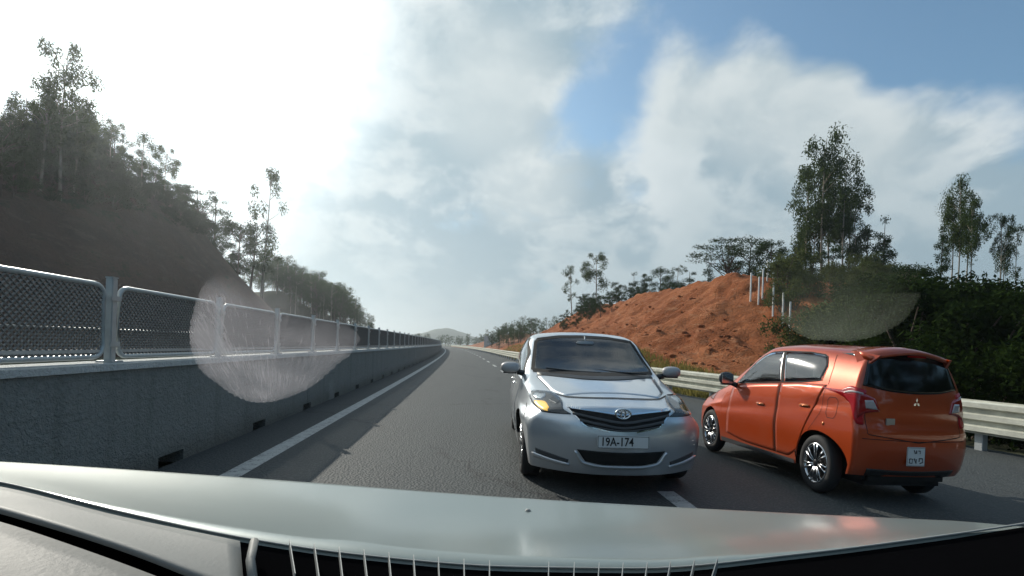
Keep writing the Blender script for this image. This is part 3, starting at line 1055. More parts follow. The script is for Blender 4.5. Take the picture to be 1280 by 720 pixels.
    put(b, 'windscreen', M['darkglass'], root, [(-.50, 1.40), (0, 1.43), (.50, 1.40)], [(-.60, 1.05), (0, 1.02), (.60, 1.05)], 'front', n=24, m=12, off=.004)
    put(b, 'headlight', M['clearlens'], root, [(-.48, .82), (-.70, .87)], [(-.50, .70), (-.72, .72)], ('diag', R(50)), True, n=10, m=6, off=.006)
    put(b, 'grille', M['black'], root, [(-.45, .60), (.45, .60)], [(-.40, .35), (.40, .35)], 'front', n=12, m=6, off=.004)
    m = MB()
    c = b.cast((-1.33, 0, .70), (0, -1, 0), 0)[0]
    m.lathe([(.018, c.y), (.018, c.y + .006), (.001, c.y + .008)], 12, 'Y', (-1.33, 0, .695))
    m.build('reflector_stud', M['orange_bright'], root, True)
    cabin(root, .55, -.30, .36, -1.15, 1.12)
    underbody(root, -1.75, 1.5, 1.14, .17, .66)
    for xx in (1.225, -1.225):
        for s in (-1, 1):
            make_wheel(root, xx, s * .712, .285, .17, 7, M['alloy'], s, True, .35 + xx)
    return root


M['chromedull'] = simple('dull_chrome', (0.42, 0.42, 0.42), 0.3, metal=0.8)
M['hatchglass'] = glass_mat('hatchback_side_glass', (0.10, 0.12, 0.13), 1.2, 0.05)
M['rearglass'] = simple('privacy_glass', (0.006, 0.006, 0.007), 0.08, spec=0.5, var=0.05)
M['orange_bright'] = car_paint('orange_paint_handle', (0.62, 0.16, 0.04), 0.5, 0.22, 0.1)
M['blackgrey'] = simple('mirror_shell_grey', (0.05, 0.055, 0.06), 0.35, coat=0.4)
make_sedan()
make_hatch()


# ------------------------------------------------------------------ the road
def x0(s): return -0.09 * s - 0.0003 * s * abs(s)
def dx0(s): return -0.09 - 0.0006 * abs(s)


def road_xy(s, lat):
    """point at distance s along the road, lat metres right of our lane's middle"""
    t = dx0(s)
    n = math.hypot(1, t)
    return x0(s) + lat / n, s - lat * t / n


RAIL = prof([(-30, 9.0), (4, 8.9), (8, 8.2), (14, 6.8), (24, 5.3), (36, 4.6), (60, 4.4), (300, 4.4)])
def rail_lat(s): return float(RAIL(s))
def fall(lat): return -0.03 * max(0.0, lat - 1.9)


def asphalt():
    m, k, out = material('asphalt')
    g = k.node('ShaderNodeNewGeometry').outputs['Position']
    fine = k.noise(g, 55, 3, 0.7)
    vor = k.node('ShaderNodeTexVoronoi', feature='F1')
    vor.inputs['Scale'].default_value = 42
    k.l.new(g, vor.inputs['Vector'])
    st = vor.outputs['Distance']
    big = k.noise(g, 0.35, 6, 0.6)
    mid = k.noise(k.mapping(g, scale=(3.0, 0.25, 1), rot=(0, 0, R(-5))), 1.0, 5, 0.6)
    c = k.mix(fine, (0.016, 0.019, 0.020), (0.078, 0.088, 0.088))
    c = k.mix(k.smooth(st, 0.0, 0.5), (0.105, 0.112, 0.112), c)
    c = k.mix(k.math('MULTIPLY', k.smooth(big, 0.35, 0.7), 0.35), c, (0.045, 0.050, 0.052))
    c = k.mix(k.math('MULTIPLY', k.smooth(mid, 0.45, 0.72), 0.38), c, (0.040, 0.044, 0.047))
    # tar-filled cracks and old repairs
    cw = k.vmath('ADD', g, k.vmath('SCALE', k.noise(g, 1.5, 4, 0.6, out=1)))
    cv = k.node('ShaderNodeTexVoronoi', feature='DISTANCE_TO_EDGE')
    cv.inputs['Scale'].default_value = 0.16
    k.l.new(cw, cv.inputs['Vector'])
    crack = k.math('MULTIPLY', k.smooth(cv.outputs['Distance'], 0.010, 0.003), k.smooth(big, 0.44, 0.56))
    c = k.mix(k.math('MULTIPLY', crack, 0.5), c, (0.016, 0.016, 0.017))
    oil = k.noise(k.mapping(g, scale=(1.6, .5, 1), loc=(4, 9, 0)), 0.9, 6, 0.7)
    c = k.mix(k.math('MULTIPLY', k.smooth(oil, 0.60, 0.75), 0.5), c, (0.022, 0.022, 0.023))
    p = principled(k, out, Base_Color=c, Roughness=k.math('ADD', k.math('MULTIPLY', fine, 0.25), 0.62))
    p.inputs['Specular IOR Level'].default_value = 0.35
    bump_to(k, p, k.math('ADD', k.math('MULTIPLY', fine, 0.5), st), 0.7, 0.012)
    return m


def road_paint():
    m, k, out = material('worn_road_paint')
    g = k.node('ShaderNodeNewGeometry').outputs['Position']
    w = k.noise(g, 9, 7, 0.7)
    w2 = k.noise(g, 60, 3, 0.6)
    f = k.smooth(k.math('ADD', k.math('MULTIPLY', w, 0.6), k.math('MULTIPLY', w2, 0.4)), 0.46, 0.66)
    c = k.mix(f, (0.40, 0.41, 0.395), (0.085, 0.09, 0.09))
    p = principled(k, out, Base_Color=c, Roughness=0.6)
    bump_to(k, p, w2, 0.3, 0.004)
    return m


def concrete(name, col, stain=0.35):
    m, k, out = material(name)
    g = k.node('ShaderNodeNewGeometry').outputs['Position']
    grain = k.noise(g, 22, 5, 0.60, 0.6)
    lump = k.noise(g, 60, 3, 0.6)
    big = k.noise(g, 0.9, 6, 0.6)
    run = k.noise(k.mapping(g, scale=(2.2, 2.2, 0.10)), 2.0, 5, 0.6)
    c = k.mix(grain, tuple(x * .72 for x in col), tuple(x * 1.25 for x in col))
    c = k.mix(k.math('MULTIPLY', k.smooth(run, 0.48, 0.75), stain), c, tuple(x * .38 for x in col))
    c = k.mix(k.math('MULTIPLY', k.smooth(big, 0.5, 0.8), stain), c, (col[0] * .6, col[1] * .68, col[2] * .6))
    sepz = k.node('ShaderNodeSeparateXYZ')
    k.l.new(g, sepz.inputs[0])
    grime = k.smooth(k.math('ADD', sepz.outputs[2], k.math('MULTIPLY', big, 0.5)), 0.62, 0.18)
    c = k.mix(k.math('MULTIPLY', grime, stain * 1.6), c, (0.055, 0.048, 0.038))
    scuff = k.noise(k.mapping(g, scale=(.5, .5, 9), loc=(3, 1, 5)), 2.0, 6, 0.65)
    c = k.mix(k.math('MULTIPLY', k.smooth(scuff, 0.60, 0.72), stain * 1.3), c, tuple(x * .25 for x in col))
    c = k.mix(k.math('MULTIPLY', k.smooth(big, 0.42, 0.30), stain), c, tuple(min(1, x * 1.7) for x in col))
    p = principled(k, out, Base_Color=c, Roughness=0.82)
    p.inputs['Specular IOR Level'].default_value = 0.3
    bump_to(k, p, k.math('ADD', grain, k.math('MULTIPLY', lump, 0.5)), 1.0, 0.045)
    return m


M['asphalt'] = asphalt()
M['paint'] = road_paint()
M['concrete'] = concrete('barrier_concrete', (0.245, 0.260, 0.245))
M['palecement'] = concrete('pale_coping_concrete', (0.60, 0.62, 0.60), 0.15)
M['galv'] = simple('galvanised_tube', (0.42, 0.45, 0.45), 0.38, metal=0.4, var=0.2, scale=12)
M['railsteel'] = simple('weathered_rail_steel', (0.56, 0.56, 0.48), 0.5, metal=0.12, var=0.45, scale=4.5, bump=0.1, bscale=14)
M['wire'] = simple('fence_wire', (0.16, 0.17, 0.17), 0.5, metal=0.5)


def sweep(name, lats, s_list, zf, mat, kind='structure', parent=None):
    vs, fs = [], []
    for s in s_list:
        for l in lats:
            l2 = l(s) if callable(l) else l
            x, y = road_xy(s, l2)
            vs.append((x, y, zf(l2)))
    n = len(lats)
    for i in range(len(s_list) - 1):
        for j in range(n - 1):
            fs.append((i * n + j, i * n + j + 1, (i + 1) * n + j + 1, (i + 1) * n + j))
    o = mesh_obj(name, vs, fs, mat, parent)
    if kind: o['kind'] = kind
    return o


SS = list(np.arange(-40, 60, 1.0)) + list(np.arange(60, 262, 3.0))
sweep('road', [-2.96, -1, 1, 1.9, lambda s: (1.9 + rail_lat(s)) / 2, lambda s: rail_lat(s) + .5], SS, fall, M['asphalt'])
sweep('opposite_road', [-13.2, -10, -7, -3.34], SS, lambda l: 0.0, M['asphalt'])
sweep('edge_line', [-2.28, -2.08], SS, lambda l: fall(l) + .004, M['paint'])
sweep('opposite_edge_line', [-12.5, -12.35], SS, lambda l: .004, M['paint'])
for k in range(34):
    a = 1.65 + k * 6.6
    sweep('lane_dash', [1.76, 1.92], list(np.linspace(a, a + 2.5, 4)), lambda l: fall(l) + .004, M['paint'])


def bar_along(mb, s0, s1, lat, w, z0, z1, n=1):
    """solid bar following the road"""
    vs, fs = [], []
    for s in np.linspace(s0, s1, n + 1):
        for (l, z) in ((lat - w / 2, z0), (lat + w / 2, z0), (lat + w / 2, z1), (lat - w / 2, z1)):
            vs.append((*road_xy(s, l), z))
    for i in range(n):
        for j in range(4):
            a, b = i * 4 + j, i * 4 + (j + 1) % 4
            fs.append((a, b, b + 4, a + 4))
    fs += [(3, 2, 1, 0), tuple(n * 4 + j for j in range(4))]
    mb.add(vs, fs)


# ---- concrete median wall with its fence of framed panels
wall = empty('median_wall', (*road_xy(0, -3.15), 0))
tag(wall, 'long rough grey concrete wall between the two carriageways on the left', 'wall')
wall_inv = Matrix.Translation(wall.location).inverted()


def local(o, root):
    """keeps a part where it was built while it hangs under its thing"""
    o.data.transform(Matrix.Translation(root.location).inverted())
    o.parent = root
    return o


s = -9.0
while s < 170:
    m = MB()
    bar_along(m, s + .012, s + 5.988, -3.15, .40, .11, .99, 4)
    local(m.build('wall_segment', M['concrete']), wall)
    m = MB()
    bar_along(m, s + .004, s + 5.996, -3.15, .46, .99, 1.042, 4)
    local(m.build('coping', M['palecement']), wall)
    for k in range(3):
        m = MB()
        bar_along(m, s + k * 2 + .20, s + k * 2 + 2 - .20, -3.15, .395, -.03, .11, 1)
        local(m.build('foot_block', M['concrete']), wall)
    s += 6.0

fence = empty('median_fence', (*road_xy(0, -3.15), 1.042))
tag(fence, 'grey steel fence of round-cornered framed mesh panels on top of the concrete wall', 'fence')
PITCH = 1.8


def panel_meshes():
    L, H, r, z0 = PITCH - .17, .62, .10, .05
    pts = []
    for cx, cz, a0 in ((L / 2 - r, z0 + H - r, 0), (-L / 2 + r, z0 + H - r, 90), (-L / 2 + r, z0 + r, 180), (L / 2 - r, z0 + r, 270)):
        for a in np.linspace(a0, a0 + 90, 6): pts.append((cx + r * math.cos(R(a)), 0, cz + r * math.sin(R(a))))
    pts.append(pts[0])
    fr = MB()
    fr.tube(pts, .021, 8, False)
    net = MB()
    d = .050
    x0_, x1_, za, zb_ = -L / 2 + .02, L / 2 - .02, z0 + .02, z0 + H - .02
    hh = zb_ - za
    for sg in (1, -1):
        q = x0_ - hh
        while q < x1_ + hh:
            a, b = (q, za), (q + sg * hh, zb_)
            # clip to the frame
            t0, t1 = 0.0, 1.0
            dx = b[0] - a[0]
            ta, tb = sorted(((x0_ - a[0]) / dx, (x1_ - a[0]) / dx))
            t0, t1 = max(t0, ta), min(t1, tb)
            if t1 - t0 > .03:
                p0 = Vector((a[0] + dx * t0, 0, za + hh * t0))
                p1 = Vector((a[0] + dx * t1, 0, za + hh * t1))
                dn = (p1 - p0).normalized().cross(Vector((0, 1, 0))) * .0022
                dy = Vector((0, .008, 0))
                net.add([p0 - dn - dy, p0 + dn - dy, p0 + dn + dy, p0 - dn + dy, p1 - dn - dy, p1 + dn - dy, p1 + dn + dy, p1 - dn + dy], [(0, 1, 5, 4), (1, 2, 6, 5), (2, 3, 7, 6), (3, 0, 4, 7)])
            q += d
    wr = MB()
    xs = np.arange(-PITCH / 2, PITCH / 2 + .001, .024)
    wr.tube([(x, .02, .29) for x in xs], [.0085 if i % 2 else .0050 for i in range(len(xs))], 6, False)
    lo = MB()
    lo.box((0, 0, .10), (L - .04, .02, .035), .006)
    po = MB()
    po.box((0, 0, .37), (.062, .062, .74), .006)
    po.box((0, 0, .008), (.14, .14, .016), .004)
    po.box((0, 0, .745), (.068, .068, .012), .003)
    cl = MB()
    cl.box((0, -.04, 0), (.12, .012, .045), .004)
    return fr, net, wr, lo, po, cl


fr, net, wr, lo, po, cl = panel_meshes()
protos = None
for k in range(-5, 62):
    sp = 4.42 + k * PITCH
    sm = sp + PITCH / 2
    ang = math.atan2(1, dx0(sp))
    p = Vector((*road_xy(sp, -3.15), 1.042)) - fence.location
    q = Vector((*road_xy(sm, -3.15), 1.042)) - fence.location
    rz = math.atan2(1.0, dx0(sm))
    if protos is None:
        a = po.build('post', M['galv'], fence)
        c = cl.build('clamp', M['galv'], a)
        c.location = (0, 0, .56)
        c2 = share(c, a, (0, 0, .16))
        b = fr.build('panel', M['galv'], fence, True)
        n = net.build('wire_mesh', M['wire'], b)
        n['kind'] = 'stuff'
        w = wr.build('ribbed_bar', M['palesteel'] if 'palesteel' in M else M['steel'], b)
        l = lo.build('bottom_bar', M['galv'], b)
        protos = (a, c, c2, b, n, w, l)
    else:
        a0, c0, c20, b0, n0, w0, l0 = protos
        a = share(a0, fence)
        share(c0, a)
        share(c20, a)
        b = share(b0, fence)
        for t in (n0, w0, l0): share(t, b)
    a.location, a.rotation_euler = p, (0, 0, rz)
    b.location, b.rotation_euler = q, (0, 0, rz)


# ---- three-corrugation guard rail on the right
guard = empty('guard_rail', (*road_xy(8, rail_lat(8)), fall(rail_lat(8))))
tag(guard, 'pale three-ridged steel guard rail on posts along the right side of the road', 'guard rail')
PROF = []
for i in range(3):
    zc_ = .36 + i * .195
    for dz, dl in ((-.085, .030), (-.060, .030), (-.038, -.050), (.038, -.050), (.060, .030), (.085, .030)): PROF.append((zc_ + dz, dl))


def beam(s0, s1):
    vs, fs = [], []
    n = 5
    for s in np.linspace(s0, s1, n):
        L = rail_lat(s)
        for (z, dl) in PROF: vs.append((*road_xy(s, L + dl), z + fall(L)))
        for (z, dl) in PROF: vs.append((*road_xy(s, L + dl + .006), z + fall(L)))
    k = len(PROF)
    for i in range(n - 1):
        for j in range(k - 1):
            a = i * 2 * k + j
            fs.append((a, a + 1, a + 2 * k + 1, a + 2 * k))
            fs.append((a + k + 1, a + k, a + 3 * k, a + 3 * k + 1))
        for j in (0, k - 1):
            a = i * 2 * k + j
            fs.append((a, a + 2 * k, a + 3 * k, a + k))
    return vs, fs


s = -6.0
while s < 200:
    o = mesh_obj('rail_beam', *beam(s, s + 4.06 if s < 70 else s + 8.06), M['railsteel'])
    local(o, guard)
    s += 4.0 if s < 70 else 8.0
pm = MB()
pm.box((0, .16, .33), (.11, .14, .98), .008)
pm.box((0, .065, .56), (.13, .06, .34), .006)
proto = None
s = -5.0
while s < 130:
    L = rail_lat(s)
    p = Vector((*road_xy(s, L), fall(L))) - guard.location
    if proto is None:
        proto = pm.build('post', M['steel'], guard)
        o = proto
    else: o = share(proto, guard)
    o.location = p
    # the post stands behind the beam, square to it
    ta = (np.array(road_xy(s + .5, rail_lat(s + .5))) - np.array(road_xy(s - .5, rail_lat(s - .5))))
    o.rotation_euler = (0, 0, math.atan2(ta[1], ta[0]) + PI)
    s += 2.0


# ------------------------------------------------------------------ land
def fbm(x, y, z=0.0, oct=4, lac=2.0, gain=0.5):
    a, t, f = 1.0, 0.0, 1.0
    for _ in range(oct):
        t += a * mnoise.noise(Vector((x * f, y * f, z + 7.3 * f)))
        a *= gain
        f *= lac
    return t


def sst(a, b, v):
    t = max(0.0, min(1.0, (v - a) / (b - a)))
    return t * t * (3 - 2 * t)


def soil(name, c1, c2, c3, grass=None, gbias=0.5, cscale=1.0):
    """cut earth: two soil tones, pale rubble, and plants where the slope has kept them"""
    m, k, out = material(name)
    g = k.node('ShaderNodeNewGeometry')
    pos = g.outputs['Position']
    a = k.noise(pos, 0.35 * cscale, 7, 0.62)
    b = k.noise(k.mapping(pos, scale=(1, 1, 2.6), rot=(R(18), R(-14), 0)), 1.3 * cscale, 7, 0.66, 0.4)
    f = k.noise(pos, 9 * cscale, 5, 0.65)
    c = k.mix(k.smooth(a, 0.35, 0.65), c1, c2)
    c = k.mix(k.math('MULTIPLY', k.smooth(b, 0.50, 0.72), 0.75), c, c3)
    c = k.mix(k.math('MULTIPLY', k.smooth(f, 0.52, 0.75), 0.38), c, tuple(x * .42 for x in c1))
    if grass:
        sep = k.node('ShaderNodeSeparateXYZ')
        k.l.new(g.outputs['True Normal'], sep.inputs[0])
        gm = k.smooth(k.math('ADD', k.math('ADD', a, k.math('MULTIPLY', f, 0.5)), k.math('MULTIPLY', sep.outputs[2], 0.8)), gbias + 0.95, gbias + 1.25)
        c = k.mix(gm, c, k.mix(f, tuple(x * .6 for x in grass), tuple(x * 1.4 for x in grass)))
    p = principled(k, out, Base_Color=c, Roughness=0.92)
    p.inputs['Specular IOR Level'].default_value = 0.15
    bump_to(k, p, k.math('ADD', k.math('MULTIPLY', b, 0.8), f), 1.0, 0.22)
    return m


def ground_mat():
    m, k, out = material('grassy_ground')
    pos = k.node('ShaderNodeNewGeometry').outputs['Position']
    a = k.noise(pos, 0.12, 7, 0.6)
    f = k.noise(pos, 7, 5, 0.65)
    c = k.mix(k.smooth(a, 0.4, 0.62), (0.045, 0.060, 0.020), (0.10, 0.085, 0.045))
    c = k.mix(f, tuple(x * .6 for x in (0.05, 0.06, 0.025)), c)
    p = principled(k, out, Base_Color=c, Roughness=0.95)
    bump_to(k, p, f, 0.8, 0.08)
    return m


M['ground'] = ground_mat()
M['redsoil'] = soil('red_cut_soil', (0.27, 0.080, 0.026), (0.40, 0.140, 0.055), (0.48, 0.230, 0.12), (0.08, 0.085, 0.025), 0.64)
M['brownsoil'] = soil('brown_cut_soil', (0.070, 0.046, 0.036), (0.100, 0.058, 0.042), (0.12, 0.08, 0.06), (0.026, 0.036, 0.016), 0.36, 0.6)
M['bank'] = soil('planted_bank', (0.10, 0.055, 0.025), (0.05, 0.045, 0.02), (0.12, 0.08, 0.045), (0.028, 0.040, 0.012), 0.15, 0.7)
M['hillgreen'] = soil('wooded_hill', (0.030, 0.045, 0.018), (0.022, 0.035, 0.014), (0.10, 0.055, 0.03), (0.025, 0.04, 0.014), 0.3, 0.3)
M['farcut'] = soil('far_cut_soil', (0.26, 0.10, 0.05), (0.32, 0.15, 0.085), (0.40, 0.24, 0.15), (0.05, 0.06, 0.02), 0.62, 0.5)

# the ground: one sheet out to the horizon, finer near the road
gx = sorted(set(list(np.arange(-120, 121, 12.0)) + [-3000, -2000, -1200, -700, -400, -250, -170, 170, 250, 400, 700, 1200, 2000, 3000]))
gy = sorted(set(list(np.arange(-60, 301, 12.0)) + [-1500, -800, -400, -200, -110, 360, 450, 600, 800, 1100, 1600, 2300, 3500]))
vs = [(x, y, -.30 if abs(x) < 130 and y < 310 else -.30 + 1.2 * fbm(x * .004, y * .004)) for y in gy for x in gx]
nx = len(gx)
fs = [(j * nx + i, j * nx + i + 1, (j + 1) * nx + i + 1, (j + 1) * nx + i) for j in range(len(gy) - 1) for i in range(nx - 1)]
mesh_obj('ground', vs, fs, M['ground'], None, True)['kind'] = 'structure'
SURF = {}


def slope(name, s_list, l_list, hf, mat, edge=None):
    """height field in road coordinates; l_list are distances from the toe"""
    vs, fs = [], []
    n = len(l_list)
    for s in s_list:
        for l in l_list:
            lat, z = hf(s, l)
            x, y = road_xy(s, lat)
            vs.append((x, y, z))
    for i in range(len(s_list) - 1):
        for j in range(n - 1):
            f = (i * n + j, i * n + j + 1, (i + 1) * n + j + 1, (i + 1) * n + j)
            fs.append(f)
    me = mesh_obj(name, vs, fs, mat, None, True)
    me['kind'] = 'structure'
    SURF[name] = BVHTree.FromPolygons([Vector(v) for v in vs], fs)
    return me


def land_z(x, y, default=-.3):
    z = default
    for b in SURF.values():
        loc, _, _, _ = b.ray_cast(Vector((x, y, 200)), Vector((0, 0, -1)), 400)
        if loc is not None: z = max(z, loc.z)
    return z


# verges
sweep('verge', [lambda s: rail_lat(s) + .48, lambda s: rail_lat(s) + 1.4, lambda s: rail_lat(s) + 3.2], SS, lambda l: fall(l) - .02 - .0, M['ground'])
sweep('opposite_verge', [-21, -13.15], SS, lambda l: -.02, M['ground'])


# red cutting on the right
CRH = prof([(14, .2), (17.5, .9), (20.5, 2.6), (25, 5.2), (29, 6.2), (45, 6.4), (61, 6.5), (70, 5.6), (79, 4.3), (90, 3.2), (100, 2.6)])
def red_h(s, l):
    toe = rail_lat(s) + 2.3
    lat = toe + l
    t = l / 9.6
    h = float(CRH(s))
    if t < 1: z = h * (t ** 0.85) * (1 - .10 * math.sin(PI * t))
    else: z = h * (1 - .05 * (t - 1)) + .25 * (t - 1)
    x, y = road_xy(s, lat)
    k = min(1, t * 4) * min(1.0, h / 4)
    gull = abs(mnoise.noise(Vector((s * .30 + l * .10, l * .05, 1.7))))
    z += k * (.24 * fbm(x * .25, y * .25, 3.1, 4) - .34 * (0.35 - gull) * (1 if t < 1.1 else .3))
    # spoil ledges that run obliquely along the face
    z += k * .11 * math.sin((l * .9 + s * .22 + 1.2 * fbm(x * .15, y * .15)) * 2.2) * (1 if t < 1.05 else .2)
    z += k * (.15 * fbm(x * 1.1, y * 1.1, 9.0, 5, 2.1, 0.66) - .16 * max(0, .16 - abs(mnoise.noise(Vector((s * 1.0 + l * .25, l * .16, 4.4))))) / .16 * (1 if t < 1.05 else 0))
    lat += k * .5 * fbm(x * .5, y * .5, 5.0, 3)
    return lat, max(z, -.2) if t > .02 else -.15
slope('red_hillside', list(np.arange(15, 100, .22)), list(np.concatenate([np.arange(0, 11, .17), np.arange(11, 34, 1.0)])), red_h, M['redsoil'])


# loose stones and clods lying on the cutting
def clods():
    r = random.Random(4)
    bm = bmesh.new()
    for i in range(600):
        s = 16 + 44 * r.random() ** 1.5
        lat, z = red_h(s, r.uniform(.2, 9.5) * r.random() ** .4)
        if z < .1: continue
        x, y = road_xy(s, lat)
        q = .04 + .13 * r.random() ** 3
        g = bmesh.ops.create_icosphere(bm, subdivisions=1, radius=q)
        sc = Vector((r.uniform(.7, 1.3), r.uniform(.7, 1.3), r.uniform(.5, .9)))
        for v in g['verts']:
            v.co = Vector((v.co.x * sc.x, v.co.y * sc.y, v.co.z * sc.z)) * r.uniform(.8, 1.2) + Vector((x, y, z + q * .1))
    me = bpy.data.meshes.new('rubble')
    bm.to_mesh(me)
    bm.free()
    me.materials.append(M['redsoil'])
    o = bpy.data.objects.new('rubble', me)
    COL.objects.link(o)
    tag(o, 'loose red clods and stones on the cut slope', 'rubble', None, 'stuff')
clods()


# planted bank on the near right
def bank_h(s, l):
    lat = rail_lat(s) + 2.6 + l
    x, y = road_xy(s, lat)
    h = 1.5 + 1.9 * sst(6, 20, l) + .5 * fbm(x * .1, y * .1, 2.2)
    z = h * sst(0, 9, l) * sst(31, 22, s) + .18 * fbm(x * .8, y * .8)
    z += (2.6 * sst(11, 19, l) * sst(16, 30, s))
    return lat, z if l > .1 else -.15
slope('planted_bank', list(np.arange(-45, 34, .7)), list(np.arange(0, 46, .8)), bank_h, M['bank'])


# big dark cutting on the left
LH = prof([(-60, 9.5), (10, 10.5), (31, 12.0), (45, 14.6), (54, 14.4), (60, 11.4), (66, 6.6), (72, 2.8), (79, .4), (92, 0)])
def left_h(s, l):
    lat = -19.0 - l
    t = l / 11.0
    x, y = road_xy(s, lat)
    h = float(LH(s))
    z = h * (min(1, t) ** .9) + (.35 * (t - 1) if t > 1 else 0)
    k = min(1, t * 4) * min(1, h / 4)
    z += k * (.55 * fbm(x * .2, y * .2, 4.4, 4) + .16 * fbm(x * 1.1, y * 1.1, 8.0, 3))
    return lat, z if t > .01 else -.15
slope('left_hillside', list(np.arange(-60, 90, .6)), list(np.concatenate([np.arange(0, 17, .5), np.arange(17, 70, 2.5)])), left_h, M['brownsoil'])


# second hill on the left, and the far hill on the right
L2 = prof([(78, .5), (86, 8.0), (95, 10.0), (110, 9.0), (130, 5.4), (150, 1.8), (170, .6), (200, 0)])
def left2_h(s, l):
    lat = -16 - l
    t = l / 17.0
    x, y = road_xy(s, lat)
    h = float(L2(s))
    z = h * min(1, t) ** .8 + .9 * fbm(x * .08, y * .08, 1.0, 4) * min(1, t * 3)
    return lat, z if t > .01 else -.15
slope('wooded_hillside', list(np.arange(78, 200, 2.0)), list(np.concatenate([np.arange(0, 20, 1.0), np.arange(20, 70, 4.0)])), left2_h, M['hillgreen'])
R2 = prof([(92, 1.5), (104, 3.6), (118, 4.2), (140, 3.8), (165, 2.6), (190, 1.0), (230, .2)])
def right2_h(s, l):
    lat = rail_lat(s) + 2.2 + l
    t = l / 8.0
    x, y = road_xy(s, lat)
    h = float(R2(s))
    z = h * min(1, t) ** .8 + .7 * fbm(x * .15, y * .15, 6.0, 4) * min(1, t * 3)
    return lat, z if t > .01 else -.15
slope('far_cutting', list(np.arange(92, 232, 1.2)), list(np.concatenate([np.arange(0, 10, .6), np.arange(10, 60, 4.0)])), right2_h, M['farcut'])


# mountains far away
def ridge(name, y0, pts, depth, mat):
    P = prof(pts)
    xs = np.linspace(pts[0][0], pts[-1][0], 120)
    vs, fs = [], []
    rows = 14
    for j in range(rows):
        t = j / (rows - 1)
        for x in xs:
            h = float(P(x)) * math.sin(PI * (0.04 + .92 * t)) ** .8
            vs.append((x, y0 + depth * t, -1 + h * (1 + .16 * fbm(x * .02, t * 3, 2.0, 5))))
    n = len(xs)
    for j in range(rows - 1):
        for i in range(n - 1): fs.append((j * n + i, j * n + i + 1, (j + 1) * n + i + 1, (j + 1) * n + i))
    mesh_obj(name, vs, fs, mat, None, True)['kind'] = 'structure'


ridge('mountain', 820, [(-330, 2), (-260, 12), (-215, 15), (-180, 23), (-135, 33), (-105, 26), (-80, 17), (-40, 11), (20, 8), (120, 10), (260, 6)], 260, M['hillgreen'])
ridge('low_hills', 1500, [(-1600, 20), (-900, 45), (-500, 22), (-100, 18), (300, 25), (900, 50), (1700, 20)], 500, M['hillgreen'])

# pale concrete drain down the far cutting
dr = empty('drain_chute', (*road_xy(112, rail_lat(112) + 3.2), .3))
tag(dr, 'pale concrete drain chute running down the far red cutting', 'drain chute')
for i in range(4):
    m = MB()
    m.box((0, 0, .4), (1.0, .9, .5), .05)
    o = m.build('step', M['palecement'], dr)
    o.location = (i * .9, 0, i * .62)
m = MB()
m.box((1.5, -.62, 1.5), (3.8, .22, 3.2), .04)
m.build('side_wall', M['palecement'], dr)


# ------------------------------------------------------------------ trees and plants
def leaf_mat(name, c1, c2, trans=0.35):
    m, k, out = material(name)
    g = k.node('ShaderNodeNewGeometry')
    oi = k.node('ShaderNodeObjectInfo')
    n = k.noise(g.outputs['Position'], 0.9, 4, 0.6)
    f = k.math('ADD', k.math('MULTIPLY', g.outputs['Random Per Island'], 0.6), k.math('MULTIPLY', n, 0.55))
    c = k.mix(f, c1, c2)
    c = k.mix(k.math('MULTIPLY', oi.outputs['Random'], 0.35), c, tuple(x * .55 for x in c1))
    d = k.node('ShaderNodeBsdfDiffuse')
    k.l.new(c, d.inputs[0])
    t = k.node('ShaderNodeBsdfTranslucent')
    k.l.new(k.mix(0.5, c, tuple(x * 1.5 for x in c2)), t.inputs[0])
    mx = k.node('ShaderNodeMixShader')
    mx.inputs[0].default_value = trans
    k.l.new(d.outputs[0], mx.inputs[1])
    k.l.new(t.outputs[0], mx.inputs[2])
    k.l.new(mx.outputs[0], out.inputs[0])
    return m


M['leaf_euc'] = leaf_mat('eucalyptus_leaf', (0.018, 0.034, 0.012), (0.068, 0.094, 0.026), 0.32)
M['leaf_aca'] = leaf_mat('acacia_leaf', (0.010, 0.022, 0.007), (0.038, 0.064, 0.016), 0.25)
M['leaf_dark'] = leaf_mat('dark_shrub_leaf', (0.005, 0.011, 0.004), (0.026, 0.044, 0.010), 0.2)
M['leaf_lite'] = leaf_mat('pale_shrub_leaf', (0.040, 0.056, 0.020), (0.105, 0.120, 0.045), 0.3)
M['leaf_far'] = leaf_mat('hill_tree_leaf', (0.016, 0.032, 0.011), (0.060, 0.088, 0.026), 0.28)
M['bark'] = simple('pale_bark', (0.27, 0.23, 0.18), 0.9, var=0.45, scale=5, bump=0.5, bscale=18)
M['darkbark'] = simple('dark_bark', (0.075, 0.055, 0.04), 0.95, var=0.4, scale=5, bump=0.5, bscale=14)


